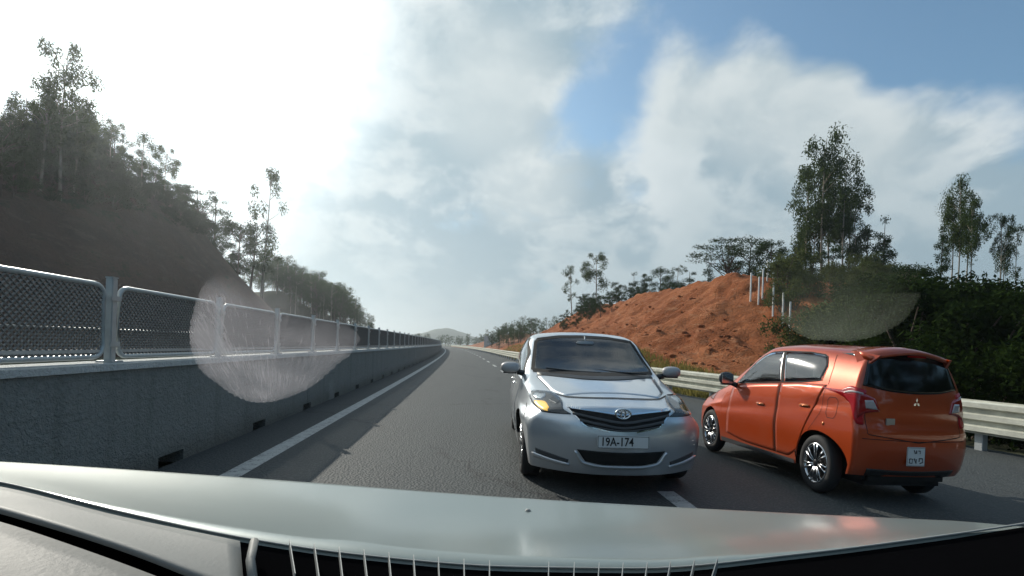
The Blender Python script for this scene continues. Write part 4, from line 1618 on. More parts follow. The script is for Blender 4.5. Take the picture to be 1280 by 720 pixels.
class Leaves:
    def __init__(self, seed):
        self.r = np.random.default_rng(seed)
        self.v, self.n = [], 0

    def clump(self, c, rad, n, ll, lw, droop=0.5):
        r = self.r
        u = r.normal(size=(n, 3))
        u /= np.linalg.norm(u, axis=1)[:, None]
        p = np.array(c) + u * (r.random((n, 1)) ** 0.45) * np.array(rad)
        d = r.normal(size=(n, 3))
        d[:, 2] -= droop * 1.6
        d /= np.linalg.norm(d, axis=1)[:, None]
        w = np.cross(d, r.normal(size=(n, 3)))
        w /= np.linalg.norm(w, axis=1)[:, None]
        L = ll * (0.6 + 0.8 * r.random((n, 1)))
        W = lw * (0.6 + 0.8 * r.random((n, 1)))
        q = np.stack([p, p + d * L * .45 + w * W * .5, p + d * L, p + d * L * .5 - w * W * .5], 1)
        self.v.append(q)
        self.n += n

    def mesh(self, name, mat):
        v = np.concatenate(self.v).reshape(-1, 3)
        me = bpy.data.meshes.new(name)
        n = len(v) // 4
        me.vertices.add(len(v))
        me.vertices.foreach_set('co', v.ravel())
        me.loops.add(len(v))
        me.loops.foreach_set('vertex_index', np.arange(len(v), dtype=np.int32))
        me.polygons.add(n)
        me.polygons.foreach_set('loop_start', np.arange(0, len(v), 4, dtype=np.int32))
        me.materials.append(mat)
        me.update(calc_edges=True)
        return me


def limb(mb, a, b, r0, r1, rnd, bend=.12, n=5):
    a, b = Vector(a), Vector(b)
    L = (b - a).length
    o = Vector((rnd.uniform(-1, 1), rnd.uniform(-1, 1), rnd.uniform(-.2, .6))) * L * bend
    pts = [a.lerp(b, t) + o * math.sin(PI * t) for t in np.linspace(0, 1, n)]
    mb.tube(pts, [r0 + (r1 - r0) * t for t in np.linspace(0, 1, n)], 6, False)
    return pts


def tree_proto(seed, h, kind, leaf, bark, dens=1.0):
    rnd = random.Random(seed)
    lv = Leaves(seed)
    tb = MB()
    lean = Vector((rnd.uniform(-.06, .06), rnd.uniform(-.06, .06), 0)) * h
    top = Vector((lean.x, lean.y, h * .94))
    r0 = {'euc': .011, 'euc_thin': .009, 'aca': .018, 'cone': .014, 'umb': .018}[kind] * h
    path = limb(tb, (0, 0, -.5), top, r0, r0 * .18, rnd, .02, 8)

    def on(t):
        i = min(len(path) - 2, int(t * (len(path) - 1)))
        f = t * (len(path) - 1) - i
        return path[i].lerp(path[i + 1], f)
    if kind == 'euc':
        for i in range(26):
            t = rnd.uniform(.42, 1.0)
            w = h * (.04 + .13 * math.sin(PI * min(1, (t - .36) / .70)) ** .7)
            a = rnd.uniform(0, 2 * PI)
            c = on(t) + Vector((math.cos(a) * w, math.sin(a) * w, rnd.uniform(-.02, .05) * h)) * rnd.uniform(.35, 1.15)
            if i % 2 == 0: limb(tb, on(max(.3, t - .08)), c, r0 * .28, r0 * .06, rnd)
            q = h * rnd.uniform(.040, .085)
            lv.clump(c, (q, q, q * 1.25), int(165 * dens), h * .022, h * .0082, .7)
    elif kind == 'euc_thin':
        for i in range(17):
            t = rnd.uniform(.36, 1.0)
            w = h * (.03 + .10 * math.sin(PI * min(1, (t - .30) / .75)))
            a = rnd.uniform(0, 2 * PI)
            c = on(t) + Vector((math.cos(a) * w, math.sin(a) * w, rnd.uniform(-.01, .05) * h)) * rnd.uniform(.4, 1.3)
            limb(tb, on(max(.25, t - .09)), c, r0 * .26, r0 * .06, rnd)
            q = h * rnd.uniform(.025, .055)
            lv.clump(c, (q, q, q * 1.5), int(95 * dens), h * .022, h * .0078, .8)
    elif kind == 'aca':
        for i in range(30):
            t = rnd.uniform(.30, .98)
            w = h * (.08 + .24 * math.sin(PI * min(1, (t - .18) / .86)) ** .8)
            a = rnd.uniform(0, 2 * PI)
            c = on(t) + Vector((math.cos(a) * w, math.sin(a) * w, rnd.uniform(-.03, .06) * h)) * rnd.uniform(.3, 1.1)
            if i % 2 == 0: limb(tb, on(max(.12, t - .15)), c, r0 * .35, r0 * .08, rnd)
            q = h * rnd.uniform(.06, .11)
            lv.clump(c, (q, q, q * .75), int(150 * dens), h * .027, h * .0105, .25)
    elif kind == 'cone':
        for i in range(30):
            t = rnd.uniform(.14, 1.0)
            w = h * .24 * (1.05 - t)
            a = rnd.uniform(0, 2 * PI)
            c = on(t) + Vector((math.cos(a) * w, math.sin(a) * w, 0)) * rnd.uniform(.3, 1.15)
            if i % 2 == 0: limb(tb, on(max(.08, t - .06)), c, r0 * .3, r0 * .08, rnd)
            q = h * rnd.uniform(.045, .085)
            lv.clump(c, (q, q, q * .8), int(85 * dens), h * .029, h * .011, .15)
    elif kind == 'umb':
        for i in range(26):
            a = rnd.uniform(0, 2 * PI)
            w = h * rnd.uniform(.08, .46)
            z = h * (rnd.uniform(.52, .98) - .25 * (w / h))
            c = Vector((math.cos(a) * w + lean.x, math.sin(a) * w + lean.y, z))
            limb(tb, on(rnd.uniform(.3, .6)), c, r0 * .4, r0 * .08, rnd)
            q = h * rnd.uniform(.06, .12)
            lv.clump(c, (q * 1.4, q * 1.4, q * .45), int(120 * dens), h * .029, h * .011, .1)
    tm = bpy.data.meshes.new('trunk')
    tm.from_pydata(tb.v, [], tb.f)
    tm.materials.append(M[bark])
    tm.polygons.foreach_set('use_smooth', [True] * len(tm.polygons))
    tm.update()
    return tm, lv.mesh('crown', M[leaf]), h


def bush_proto(seed, h, w, leaf, n=16, per=70, ll=.20, lw=.085):
    rnd = random.Random(seed)
    lv = Leaves(seed)
    sb_ = MB()
    for i in range(n):
        a = rnd.uniform(0, 2 * PI)
        q = rnd.random() ** .6
        z = h * rnd.uniform(.12, .92)
        rr = w * .5 * math.sqrt(max(.05, 1 - (z / h - .35) ** 2 / .5)) * q
        c = Vector((math.cos(a) * rr, math.sin(a) * rr, z))
        if i % 2 == 0: limb(sb_, (rnd.uniform(-.1, .1), rnd.uniform(-.1, .1), -.2), c, .035, .010, rnd, .1, 4)
        s = h * rnd.uniform(.12, .22)
        lv.clump(c, (s, s, s * .9), per, ll, lw, .25)
    sm = bpy.data.meshes.new('stems')
    sm.from_pydata(sb_.v, [], sb_.f)
    sm.materials.append(M['darkbark'])
    sm.update()
    return sm, lv.mesh('foliage', M[leaf]), h


PR = {
    'euc': [tree_proto(11 + i, 14, 'euc', 'leaf_euc', 'bark') for i in range(4)],
    'thin': [tree_proto(31 + i, 12, 'euc_thin', 'leaf_euc', 'bark') for i in range(3)],
    'aca': [tree_proto(51 + i, 7, 'aca', 'leaf_aca', 'darkbark', 1.2) for i in range(3)],
    'cone': [tree_proto(71 + i, 6, 'cone', 'leaf_aca', 'darkbark') for i in range(3)],
    'umb': [tree_proto(91 + i, 6, 'umb', 'leaf_aca', 'darkbark') for i in range(2)],
    'far': [tree_proto(111 + i, 8, 'aca', 'leaf_far', 'darkbark', .55) for i in range(3)] + [tree_proto(121 + i, 9, 'euc', 'leaf_far', 'bark', .5) for i in range(2)],
    'bush': [bush_proto(131 + i, 2.6, 3.0, 'leaf_dark', 24, 210, .13, .055) for i in range(4)],
    'lbush': [bush_proto(151 + i, 2.2, 2.6, 'leaf_lite', 20, 80, .22, .06) for i in range(3)],
}
NAMES = {'euc': ('eucalyptus_tree', 'tree'), 'thin': ('eucalyptus_tree', 'tree'), 'aca': ('acacia_tree', 'tree'), 'cone': ('young_tree', 'tree'), 'umb': ('spreading_tree', 'tree'),
         'far': ('hill_tree', 'tree'), 'bush': ('shrub', 'shrub'), 'lbush': ('shrub', 'shrub')}
prnd = random.Random(5)


def plant(kind, x, y, h, label, group=None, var=None, z=None, sx=1.0, rz=None, tilt=0.0):
    ps = PR[kind]
    tm, cm, h0 = ps[(var if var is not None else prnd.randrange(len(ps))) % len(ps)]
    nm, cat = NAMES[kind]
    zz = land_z(x, y) if z is None else z
    e = empty(nm, (x, y, zz - .05), prnd.uniform(0, 2 * PI) if rz is None else rz)
    e.rotation_euler[0] = tilt
    k = h / h0
    e.scale = (k * sx, k * sx, k)
    for me, n in ((tm, 'stems' if 'bush' in kind else 'trunk'), (cm, 'foliage' if 'bush' in kind else 'crown')):
        o = bpy.data.objects.new(n, me)
        COL.objects.link(o)
        o.parent = e
    tag(e, label, cat, group)
    return e


def ray_xy(px, d):
    """ground position that a viewer at the road sees at bearing px, d metres ahead"""
    return (px - 640) / 586.0 * d, d


# ---- left hilltop, standing against the bright sky: bearing, distance, height, kind, label
def top_h(px, py, x, y):
    """height that brings a tree's top to the level seen at py"""
    v = direction(px, py)
    return CAM_H + v.z / v.y * y - land_z(x, y)


LEFT = [
    (8, 130, 30, 'euc', 0, 1.15, 'dense-crowned eucalyptus on the left hilltop, cut by the picture edge'),
    (44, 84, 31, 'euc', 2, 1.0, 'broad sparse eucalyptus just left of the tallest on the left hilltop'),
    (70, 50, 32, 'euc', 1, .85, 'tallest eucalyptus on the left hilltop, slender under the bright sky'),
    (86, 122, 34, 'euc', 3, 1.0, 'first eucalyptus right of the tallest on the left hilltop'),
    (105, 134, 38, 'euc', 2, .9, 'second eucalyptus right of the tallest on the left hilltop'),
    (130, 142, 40, 'euc', 0, 1.0, 'third eucalyptus right of the tallest on the left hilltop, in the middle of the row'),
    (150, 190, 41.5, 'aca', 0, 1.1, 'round dark acacia in the middle of the left hilltop row'),
    (172, 166, 44.5, 'euc', 3, 1.15, 'broad eucalyptus right of the middle of the left hilltop row'),
    (200, 182, 47.5, 'euc', 1, 1.1, 'last full eucalyptus before the shoulder of the left hill'),
    (224, 228, 51, 'aca', 1, 1.2, 'low spreading acacia on the shoulder of the left hill'),
    (246, 232, 54, 'umb', 0, 1.2, 'flat-topped dark tree on the shoulder of the left hill'),
    (264, 240, 56.5, 'aca', 2, 1.1, 'small dark tree on the shoulder right of the flat-topped one'),
    (294, 276, 57, 'aca', 0, 1.1, 'bushy tree left of the foot of the lone thin eucalyptus'),
    (310, 272, 58, 'aca', 1, 1.0, 'bushy tree at the foot of the lone thin eucalyptus on the left slope'),
    (324, 205, 58, 'thin', 1, .85, 'lone thin eucalyptus standing clear at the end of the left slope'),
]
for px, py, d, kind, var, sx, lab in LEFT:
    x, y = ray_xy(px, d)
    plant(kind, x, y, top_h(px, py, x, y), lab, 'trees on the left hilltop', var, sx=sx)
for i in range(95):
    d = prnd.uniform(27, 55)
    px = 2 + (d - 27) * 9.0 + prnd.uniform(-34, 12)
    x, y = ray_xy(px, d)
    plant('aca' if i % 3 else 'cone', x, y, prnd.uniform(2.4, 5.2) * (1 if d < 46 else .7), 'low dark scrub tree in the thicket along the left hilltop', 'scrub thicket along the left hilltop')
for i in range(70):
    s = prnd.uniform(24, 64)
    x, y = road_xy(s, -prnd.uniform(27.2, 31))
    plant('bush', x, y, prnd.uniform(.8, 2.0), 'low dark shrub growing on the upper slope of the left hill', 'shrubs on the left slope', sx=prnd.uniform(1.0, 1.5))
for i in range(24):
    d = prnd.uniform(2, 26)
    lat = -prnd.uniform(31, 40)
    x, y = road_xy(d, lat)
    plant('aca' if i % 2 else 'euc', x, y, prnd.uniform(5, 9), 'low dark scrub tree in the thicket along the left hilltop', 'scrub thicket along the left hilltop')

for i in range(26):  # unseen trees added behind the camera to darken what the cars reflect
    s = prnd.uniform(-48, -2)
    x, y = road_xy(s, prnd.uniform(11.5, 26))
    plant('aca' if i % 3 else 'euc', x, y, prnd.uniform(7, 11), 'unseen leafy tree added on the right bank behind the camera to darken reflections', 'unseen trees added behind the camera')

# ---- second hill on the left
for i in range(190):
    s = prnd.uniform(84, 160) if i % 3 else prnd.uniform(84, 112)
    lat = -prnd.uniform(21, 37)
    x, y = road_xy(s, lat)
    plant('far', x, y, prnd.uniform(5.0, 8.0) * (1.0 if s < 125 else .62), 'green tree in the wood on the second left hill', 'trees on the second left hill')

# ---- far right hill and crest of the red cutting
for px, py, d, kind, var, lab in [
    (714, 330, 66, 'thin', 0, 'left one of two tall thin eucalypts at the far end of the red cutting crest'),
    (743, 315, 62, 'euc', 1, 'taller right one of two eucalypts at the far end of the red cutting crest'),
    (728, 368, 60, 'aca', 0, 'low dark tree between the two eucalypts on the red cutting crest'),
    (760, 366, 58, 'umb', 1, 'low flat tree right of the two eucalypts on the red cutting crest'),
    (788, 339, 58, 'cone', 0, 'first small tree in the row along the red cutting crest'),
    (805, 340, 57, 'cone', 1, 'second small tree in the row along the red cutting crest'),
    (822, 334, 55, 'aca', 1, 'third small tree in the row along the red cutting crest'),
    (845, 329, 53, 'thin', 2, 'tallest thin tree in the row along the red cutting crest'),
    (862, 336, 51, 'aca', 2, 'fifth small round tree in the row along the red cutting crest'),
    (882, 327, 50, 'cone', 2, 'last small tree in the row along the red cutting crest'),
    (908, 298, 40, 'umb', 0, 'dark open-branched tree leaning at the top of the red cutting'),
    (932, 292, 41, 'aca', 1, 'dark full-crowned tree behind the top of the red cutting'),
]:
    x, y = ray_xy(px, d)
    plant(kind, x, y, top_h(px, py, x, y), lab, 'trees along the red cutting crest', var, sx=1.35)
for i in range(54):
    d = prnd.uniform(46, 66)
    x, y = ray_xy(700 + prnd.uniform(0, 190), d)
    plant('aca', x, y, prnd.uniform(1.3, 2.6), 'low scrub along the top of the red cutting', 'scrub on the red cutting crest')
for i in range(60):
    s = prnd.uniform(88, 190)
    lat = rail_lat(s) + prnd.uniform(6.5, 22)
    x, y = road_xy(s, lat)
    plant('far', x, y, prnd.uniform(2.2, 4.2) + (1.5 if s < 110 else 0), 'dark tree in the wood above the far cutting', 'trees above the far cutting')
for i in range(26):
    s = prnd.uniform(78, 104)
    lat = rail_lat(s) + prnd.uniform(3.0, 9)
    x, y = road_xy(s, lat)
    plant('far', x, y, prnd.uniform(2.6, 4.4), 'dark tree in the wood above the far cutting', 'trees above the far cutting')
for i in range(40):
    x, y = prnd.uniform(-62, -8), prnd.uniform(232, 275)
    plant('far', x, y, prnd.uniform(4.5, 7.5), 'dark tree at the end of the visible road', 'trees at the road end')

# ---- tall clump on the right
for px, py, d, kind, var, sx, lab in [
    (1025, 160, 37, 'euc', 0, 1.05, 'tallest eucalyptus of the clump behind the orange car'),
    (1003, 226, 38, 'euc', 1, 1.1, 'left eucalyptus of the tall clump behind the orange car'),
    (1051, 182, 36, 'euc', 2, .9, 'second tallest eucalyptus just right of the tallest in the clump'),
    (1036, 196, 40, 'euc', 3, 1.0, 'eucalyptus at the back of the tall clump between its two tallest'),
    (1014, 205, 40, 'thin', 1, 1.1, 'thin eucalyptus at the back of the left half of the tall clump'),
    (1066, 258, 37, 'euc', 3, 1.1, 'lower eucalyptus on the right flank of the tall clump'),
    (1012, 248, 39, 'euc', 2, 1.2, 'low full-crowned eucalyptus in front of the left half of the tall clump'),
    (1057, 222, 38.5, 'euc', 0, 1.1, 'full-crowned eucalyptus behind the right half of the tall clump'),
    (1080, 286, 38, 'aca', 1, 1.0, 'round dark tree at the right foot of the tall clump'),
    (1103, 266, 34, 'cone', 0, .9, 'dark pointed tree between the tall clump and the right edge trees'),
    (1173, 278, 27, 'cone', 2, .8, 'pointed bright green young tree left of the tall right-hand pair'),
    (1194, 210, 27, 'euc', 3, .72, 'tallest narrow eucalyptus near the right edge'),
    (1210, 246, 26, 'euc', 1, .85, 'second narrow eucalyptus close against the tallest near the right edge'),
    (1186, 236, 28.5, 'euc', 0, .8, 'low full-crowned eucalyptus behind the left of the tall right-hand pair'),
    (1204, 228, 28, 'euc', 2, .75, 'eucalyptus filling the gap behind the tall right-hand pair'),
    (1252, 268, 27, 'euc', 1, .7, 'small eucalyptus behind the sparse one nearest the right edge'),
    (1246, 258, 26, 'thin', 2, 1.0, 'thin eucalyptus with sparse crown nearest the right edge'),
    (1269, 280, 25, 'thin', 1, .9, 'sparse small eucalyptus at the very right edge'),
    (962, 298, 36, 'aca', 0, 1.3, 'broad green tree right of the red cutting top behind the white stakes'),
    (990, 300, 36, 'aca', 2, 1.3, 'broad green tree under the left side of the tall clump'),
    (1040, 306, 35, 'aca', 0, 1.2, 'broad dark tree among the trunks of the tall clump'),
]:
    x, y = ray_xy(px, d)
    plant(kind, x, y, top_h(px, py, x, y), lab, 'tall trees on the right bank', var, sx=sx * (.76 if kind == 'euc' else .9))

# ---- pale scrub on the bank behind the orange car, dark shrubs to the right edge
for i in range(80):
    d = prnd.uniform(17, 35)
    px = prnd.uniform(975, 1150)
    x, y = ray_xy(px, d)
    h = min(prnd.uniform(1.2, 2.6), top_h(px, prnd.uniform(305, 360), x, y))
    if h > .6: plant('lbush', x, y, h, 'pale green shrub on the bank behind the orange car', 'pale shrubs behind the orange car')
for i in range(170):
    s = prnd.uniform(-4, 24)
    lat = rail_lat(s) + prnd.uniform(1.5, 14)
    x, y = road_xy(s, lat)
    if y > 2 and x / y < .72: continue
    px = 640 + 586 * x / max(y, 1)
    h = prnd.uniform(1.5, 3.4)
    if y > 2: h = min(h, top_h(px, prnd.uniform(322, 372), x, y))
    if h > .5: plant('bush', x, y, h, 'dark green shrub in the thicket beyond the right guard rail', 'dark shrubs beyond the guard rail', sx=max(1.0, 2.0 / h))
for i in range(34):
    s = prnd.uniform(6, 26)
    lat = rail_lat(s) + prnd.uniform(5, 15)
    x, y = road_xy(s, lat)
    if x / y < .80: continue
    px = 640 + 586 * x / y
    h = top_h(px, prnd.uniform(318, 352), x, y)
    if h > 1.2: plant('aca', x, y, h, 'dark leafy tree in the thicket beyond the right guard rail', 'dark trees beyond the guard rail', sx=max(1.0, 3.2 / h))

# ---- grass along the foot of the cutting and the verge
def grass(name, n, area, hmin, hmax, mat):
    r = np.random.default_rng(8)
    vs = []
    while len(vs) < n:
        x, y = area()
        z = land_z(x, y)
        if z > 3.5: continue
        h = prnd.uniform(hmin, hmax)
        a = prnd.uniform(0, 2 * PI)
        w = h * .07
        dx, dy = math.cos(a) * w, math.sin(a) * w
        lx, ly = prnd.uniform(-.4, .4) * h, prnd.uniform(-.4, .4) * h
        vs.append(((x - dx, y - dy, z - .03), (x + dx, y + dy, z - .03), (x + lx + dx * .5, y + ly + dy * .5, z + h * .7), (x + lx * 1.5, y + ly * 1.5, z + h)))
    v = [p for q in vs for p in q]
    o = mesh_obj(name, v, [(4 * i, 4 * i + 1, 4 * i + 2, 4 * i + 3) for i in range(len(vs))], mat)
    tag(o, 'yellow-green grass along the foot of the red cutting', 'grass', None, 'stuff')


M['grass'] = leaf_mat('verge_grass', (0.10, 0.11, 0.028), (0.26, 0.22, 0.07), 0.35)
def verge_area():
    s = prnd.uniform(9, 34) if prnd.random() < .75 else prnd.uniform(34, 75)
    return road_xy(s, rail_lat(s) + .8 + 3.4 * prnd.random() ** 1.3)
grass('grass', 24000, verge_area, .14, .42, M['grass'])

# ---- white stakes up the shoulder of the cutting
M['stake'] = simple('whitewashed_stake', (0.70, 0.70, 0.68), 0.7)
def land_hit(px, py):
    best = None
    for b in SURF.values():
        loc, _, _, dd = b.ray_cast(Vector((0, 0, CAM_H)), direction(px, py), 300)
        if loc is not None and (best is None or dd < best[1]): best = (loc, dd)
    return best[0] if best else Vector((px - 640, 586, 0)) * .045


for (px, y0, y1) in [(938, 341, 377), (948, 346, 381), (953, 336, 374), (959, 325, 352), (966, 353, 395), (978, 366, 408), (987, 377, 413)]:
    p = land_hit(px, y1)
    x, y = p.x, p.y
    h = (y1 - y0) / 586 * y
    m = MB()
    m.box((0, 0, h / 2 - .2), (.07, .07, h + .4), .012)
    o = m.build('stake', M['stake'])
    o.location = (x, y, land_z(x, y))
    tag(o, 'thin white stake in the line climbing the shoulder of the red cutting', 'stake', 'white stakes on the red cutting')


# ------------------------------------------------------------------ the car the picture is taken from
def at(px, py, d):
    v = direction(px, py)
    return Vector((0, 0, CAM_H)) + v * (d / v.y)


M['ownpaint'] = car_paint('pale_bonnet_paint', (0.20, 0.24, 0.232), 0.25, 0.40, 0.02, 0.6, 0.14)
M['dashblack'] = simple('dash_black', (0.0035, 0.0035, 0.004), 1.0, spec=0.0)
M['dashgrey'] = simple('dash_grey', (0.19, 0.195, 0.185), 0.6, spec=0.3, bump=0.05, bscale=240, scale=14)
M['dashpale'] = simple('dash_pale_grey', (0.15, 0.15, 0.14), 0.6, spec=0.3, bump=0.12, bscale=220)
M['slat'] = simple('pale_slat', (0.30, 0.31, 0.30), 0.5)
own = empty('camera_car', (0, -.4, 0))
tag(own, 'pale car we look out of, its bonnet and black dashboard along the bottom', 'car')


def own_part(name, vs, fs, mat, parent=None, smooth=True):
    p = parent or own
    o = mesh_obj(name, [Vector(v) for v in vs], fs, mat, None, smooth)
    o.data.transform(Matrix.Translation(-own.location))
    o.parent = p
    return o


BASE = [(-260, 560), (-100, 586), (0, 603), (150, 640), (300, 672), (440, 693), (640, 709), (800, 711), (1000, 693), (1150, 674), (1280, 655), (1400, 634), (1560, 605)]
FAR = [(-260, 566), (-100, 572), (0, 577), (320, 598), (640, 622), (960, 640), (1280, 655), (1400, 661), (1560, 668)]
bx, by = [p[0] for p in BASE], [p[1] for p in BASE]
fx, fy = [p[0] for p in FAR], [p[1] for p in FAR]
cols = np.linspace(-260, 1560, 60)
def d_base(px): return .50 - .05 * (px / 1280.0) + .03 * ((px - 640) / 640.0) ** 2
def d_far(px): return .98 - .19 * (px / 1280.0)
vs = []
rows = [-.06, 0, .15, .3, .45, .6, .72, .83, .92, .97, 1.0, 1.03, 1.10, 1.3, 1.6]
for t in rows:
    for px in cols:
        a = at(px, float(pchip(bx, by, px)), d_base(px))
        b = at(px, float(pchip(fx, fy, px)), d_far(px))
        p = a.lerp(b, t)
        if px > 1200: p.z -= .02 * (px - 1200) / 360
        if 0 < t < 1:
            p.z -= .012 * math.sin(PI * t)
            for c0, sl in ((430, 60), (905, -90)): p.z += .0045 * math.sin(PI * t) * math.exp(-((px - c0 - sl * t) / 34.0) ** 2)
        if t > 1: p.z -= .10 * (t - 1) + .55 * (t - 1) ** 2
        if t < 0: p.z -= .05
        vs.append(p)
n = len(cols)
fs = [(j * n + i, j * n + i + 1, (j + 1) * n + i + 1, (j + 1) * n + i) for j in range(len(rows) - 1) for i in range(n - 1)]
own_part('bonnet', vs, fs, M['ownpaint'])
# dashboard: its front edge lies along the foot of the windscreen
vs = []
drow = [(0, -.003), (.05, -.006), (.25, -.014), (.6, -.035), (1.0, -.07), (1.5, -.16), (1.8, -.40)]
for (t, dz) in drow:
    for px in cols:
        a = at(px, float(pchip(bx, by, px)), d_base(px))
        b = Vector((a.x * .95, .10, a.z - .03))
        p = a.lerp(b, t)
        p.z += dz
        vs.append(p)
fs = [(j * n + i, (j + 1) * n + i, (j + 1) * n + i + 1, j * n + i + 1) for j in range(len(drow) - 1) for i in range(n - 1)]
own_part('dashboard', vs, fs, M['dashblack'])
# bright seal where the glass meets the dashboard
m = MB()
m.tube([at(px, float(pchip(bx, by, px)) - .5, d_base(px)) for px in cols[4:-6]], .0010, 6)
own_part('windscreen_seal', m.v, m.f, M['slat'])


def panel(name, up, lo, d_up, d_lo, mat, thick=.006, lift=0.0):
    N = 24
    U = np.stack([pchip([p[0] for p in up], [p[1] for p in up], np.linspace(up[0][0], up[-1][0], N))], 0)[0]
    ux = np.linspace(up[0][0], up[-1][0], N)
    lx = np.linspace(lo[0][0], lo[-1][0], N)
    Lo = pchip([p[0] for p in lo], [p[1] for p in lo], lx)
    vs, fs = [], []
    K = 7
    for j in range(K):
        t = j / (K - 1)
        for i in range(N):
            a = at(ux[i], U[i], d_up(ux[i]))
            b = at(lx[i], Lo[i], d_lo(lx[i]))
            p = a.lerp(b, t)
            vs.append(p + Vector((0, 0, lift)))
    for j in range(K - 1):
        for i in range(N - 1): fs.append((j * N + i, (j + 1) * N + i, (j + 1) * N + i + 1, j * N + i + 1))
    rim = list(range(N)) + [j * N + N - 1 for j in range(1, K)] + [(K - 1) * N + i for i in range(N - 2, -1, -1)] + [j * N for j in range(K - 2, 0, -1)]
    b0 = len(vs)
    for q in rim: vs.append(vs[q] - Vector((0, 0, thick)))
    for a in range(len(rim)):
        a2 = (a + 1) % len(rim)
        fs.append((rim[a], rim[a2], b0 + a2, b0 + a))
    return own_part(name, vs, fs, mat)


panel('dash_corner_panel', [(-120, 590), (0, 608), (150, 645), (300, 676)], [(-120, 605), (0, 637), (150, 683), (306, 745)], lambda p: d_base(p) - .006, lambda p: d_base(p) - .085, M['dashgrey'], .004)
panel('dash_trim', [(-120, 622), (0, 652), (100, 685), (195, 720), (260, 747)], [(-120, 800), (0, 820), (100, 840), (260, 880)], lambda p: d_base(p) - .125, lambda p: .26, M['dashpale'], .02)
# defroster outlet in the middle of the dashboard, with its row of slats
m = MB()
m.tube([at(318, 676, .478), at(313, 700, .455), at(318, 740, .41)], .0042, 8)
vent = own_part('defroster_vent', m.v, m.f, M['dashgrey'])
for i, (px, lean) in enumerate([(362, 7), (393, 6), (424, 5), (455, 5), (486, 4), (517, 3), (548, 2), (580, 1), (612, 0), (686, -1), (718, -2), (749, -3), (779, -4), (809, -6), (838, -8), (868, -10), (897, -13)]):
    yb = float(pchip(bx, by, px))
    a0, a1 = at(px, yb - 8, d_base(px) - .010), at(px + lean, yb + 34, .40)  # tops raised above the edge, shaped to stand for the slats' reflection in the glass
    w = Vector((.00042, 0, 0))
    dn = Vector((0, 0, -.010))
    vs = [a0 - w, a0 + w, a1 + w, a1 - w, a0 - w + dn, a0 + w + dn, a1 + w + dn, a1 - w + dn]
    own_part('slat', vs, [(0, 1, 2, 3), (7, 6, 5, 4), (0, 4, 5, 1), (1, 5, 6, 2), (2, 6, 7, 3), (3, 7, 4, 0)], M['slat'], vent, False)
m = MB()
c = at(660, 638, .80)
m.box(c, (.010, .008, .004), .002)
m.tube([c + Vector((0, -.01, -.004)), c + Vector((.004, -.03, -.010))], .0022, 6)
own_part('washer_nozzle', m.v, m.f, M['slat'])
# windscreen pane, leaning back over the dashboard
m_clear, k_, out_ = material('clean_windscreen')
t_ = k_.node('ShaderNodeBsdfTransparent')
t_.inputs[0].default_value = (0.97, 0.98, 0.98, 1)
k_.l.new(t_.outputs[0], out_.inputs[0])
vs = []
for t in np.linspace(0, 1, 9):
    for px in cols:
        a = at(px, float(pchip(bx, by, px)), d_base(px) + .002)
        p = Vector((a.x * (1 - .12 * t), a.y - .56 * t, a.z + .58 * t))
        vs.append(p)
fs = [(j * n + i, j * n + i + 1, (j + 1) * n + i + 1, (j + 1) * n + i) for j in range(8) for i in range(n - 1)]
pane = own_part('windscreen', vs, fs, m_clear)
PANE = BVHTree.FromPolygons([Vector(v) for v in vs], fs)


def smear_mat(name, amt, col):
    m, k, out = material(name)
    tc = k.node('ShaderNodeTexCoord').outputs['Object']
    pol = k.node('ShaderNodeAttribute', attribute_name='streak').outputs['Vector']
    st = k.noise(pol, 3.2, 8, 0.75, 0.25)
    bl = k.noise(tc, 22, 3, 0.5)
    d = k.node('ShaderNodeBsdfDiffuse')
    d.inputs[0].default_value = (*col, 1)
    t = k.node('ShaderNodeBsdfTranslucent')
    t.inputs[0].default_value = (*col, 1)
    a = k.node('ShaderNodeAddShader')
    k.l.new(d.outputs[0], a.inputs[0])
    k.l.new(t.outputs[0], a.inputs[1])
    tr = k.node('ShaderNodeBsdfTransparent')
    at_ = k.node('ShaderNodeAttribute', attribute_name='film')
    f = k.math('MULTIPLY', k.math('ADD', k.math('MULTIPLY', k.smooth(st, .46, .70), .30), k.math('MULTIPLY', bl, 1.0)), amt)
    f = k.math('MULTIPLY', f, at_.outputs['Fac'], clamp=True)
    mx = k.node('ShaderNodeMixShader')
    k.l.new(f, mx.inputs[0])
    k.l.new(tr.outputs[0], mx.inputs[1])
    k.l.new(a.outputs[0], mx.inputs[2])
    k.l.new(mx.outputs[0], out.inputs[0])
    return m


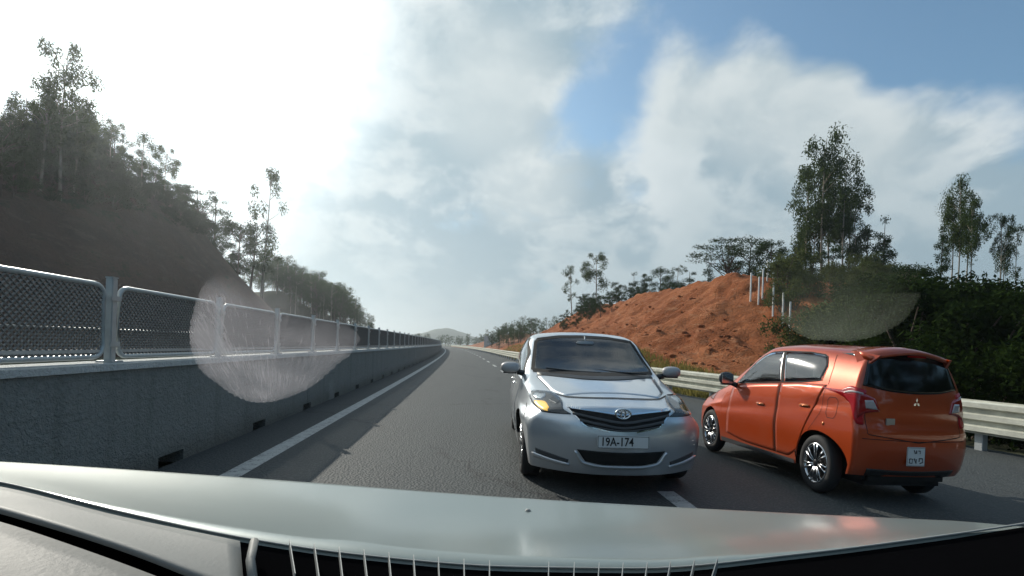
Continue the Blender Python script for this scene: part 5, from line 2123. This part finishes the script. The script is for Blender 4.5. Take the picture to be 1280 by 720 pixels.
def smear(name, cx, cy, outline, mat, fade, seed, soft):
    """dried film of dirt on the inside of the glass, thickest at its lower rim"""
    rnd = random.Random(seed)
    NA, NR = 180, 14
    P = prof([(a, r) for a, r in outline])
    vs, fs, w, stv = [], [], [], []
    eye = Vector((0, 0, CAM_H))
    for j in range(NR):
        t = j / (NR - 1)
        for i in range(NA):
            a = 360.0 * i / NA
            r = float(P(a)) * (1 + (.008 * math.sin(i * 2.3) + rnd.uniform(-.008, .008)) * t ** 6)
            px, py = cx + r * t * math.cos(R(a)), cy + r * t * math.sin(R(a))
            loc = PANE.ray_cast(eye, direction(px, py), 3)[0]
            vs.append(loc + Vector((0, -.0012, -.0012)))
            aa = a + 360 if a < soft[0] - 180 else a
            up = sst(soft[0] - 15, soft[0] + 25, aa) * sst(soft[1] + 15, soft[1] - 25, aa)
            w.append(fade(px, py) * (1 + .12 * t ** 8 * (1 - up)) * (1 - up * t ** 1.3) * (1 - .5 * t ** 16))
            ang = math.atan2(py - cy - 150, px - cx - 15)
            stv += [math.cos(ang) * 22, math.sin(ang) * 22, math.hypot(py - cy - 150, px - cx - 15) / 60]
    for j in range(NR - 1):
        for i in range(NA):
            i2 = (i + 1) % NA
            fs.append((j * NA + i, j * NA + i2, (j + 1) * NA + i2, (j + 1) * NA + i))
    o = own_part(name, vs, fs, mat, pane, True)
    at_ = o.data.attributes.new('film', 'FLOAT', 'POINT')
    at_.data.foreach_set('value', w)
    o.data.attributes.new('streak', 'FLOAT_VECTOR', 'POINT').data.foreach_set('vector', stv)
    return o


M['smearL'] = smear_mat('dried_film_grey', .52, (.42, .40, .42))
M['smearR'] = smear_mat('dried_film_green', .20, (.30, .33, .26))
smear('dried_film', 330, 420, [(0, 122), (10, 112), (21, 97), (50, 84), (72, 80), (100, 81), (130, 80), (156, 88), (180, 91), (202, 93), (229, 99), (255, 84), (290, 74), (320, 72), (340, 84), (352, 108), (360, 122)], M['smearL'],
      lambda x, y: max(0.0, min(1, (y - 332) / 40)) * (1 - .35 * max(0, min(1, (x - 330) / 110))), 3, (235, 358))
smear('dried_film', 1050, 365, [(0, 98), (20, 86), (41, 72), (71, 61), (100, 59), (129, 70), (148, 77), (167, 88), (185, 100), (210, 104), (240, 80), (270, 70), (300, 80), (335, 104), (360, 98)], M['smearR'],
      lambda x, y: max(0.0, min(1, (y - 318) / 95)), 4, (160, 395))
# roof and pillars of our car
m = MB()
m.box((0, -.95, CAM_H + .40), (1.25, 1.7, .05), .02)
own_part('roof', m.v, m.f, M['dashgrey'])
for sgn in (-1, 1):
    m = MB()
    m.tube([(sgn * .80, .62, CAM_H - .16), (sgn * .72, .25, CAM_H + .16), (sgn * .64, -.10, CAM_H + .40)], [.05, .045, .04], 8)
    own_part('windscreen_pillar', m.v, m.f, M['dashgrey'])
    m = MB()
    m.box((sgn * .84, -.35, CAM_H - .60), (.08, 1.7, .80), .03)
    own_part('door', m.v, m.f, M['ownpaint'])
m = MB()
m.box((0, -1.25, .56), (1.62, 4.2, .62), .12)
own_part('lower_body', m.v, m.f, M['ownpaint'])
for y in (.35, -2.30):
    for sgn in (-1, 1):
        w = make_wheel(own, 0, 0, .31, .19, 6, M['alloy'], -sgn, True)
        w.location = (sgn * .76, y + .4, .31)
        w.rotation_euler = (0, 0, R(90))


# ------------------------------------------------------------------ air
m_, k_, out_ = material('haze_air')
v_ = k_.node('ShaderNodeVolumePrincipled')
v_.inputs['Color'].default_value = (0.82, 0.90, 0.95, 1)
v_.inputs['Density'].default_value = 0.0008
v_.inputs['Anisotropy'].default_value = 0.68
k_.l.new(v_.outputs[0], out_.inputs['Volume'])
m = MB()
m.box((0, 1000, 38), (6100, 5100, 84))
hz = m.build('haze', m_)
tag(hz, kind='stuff')
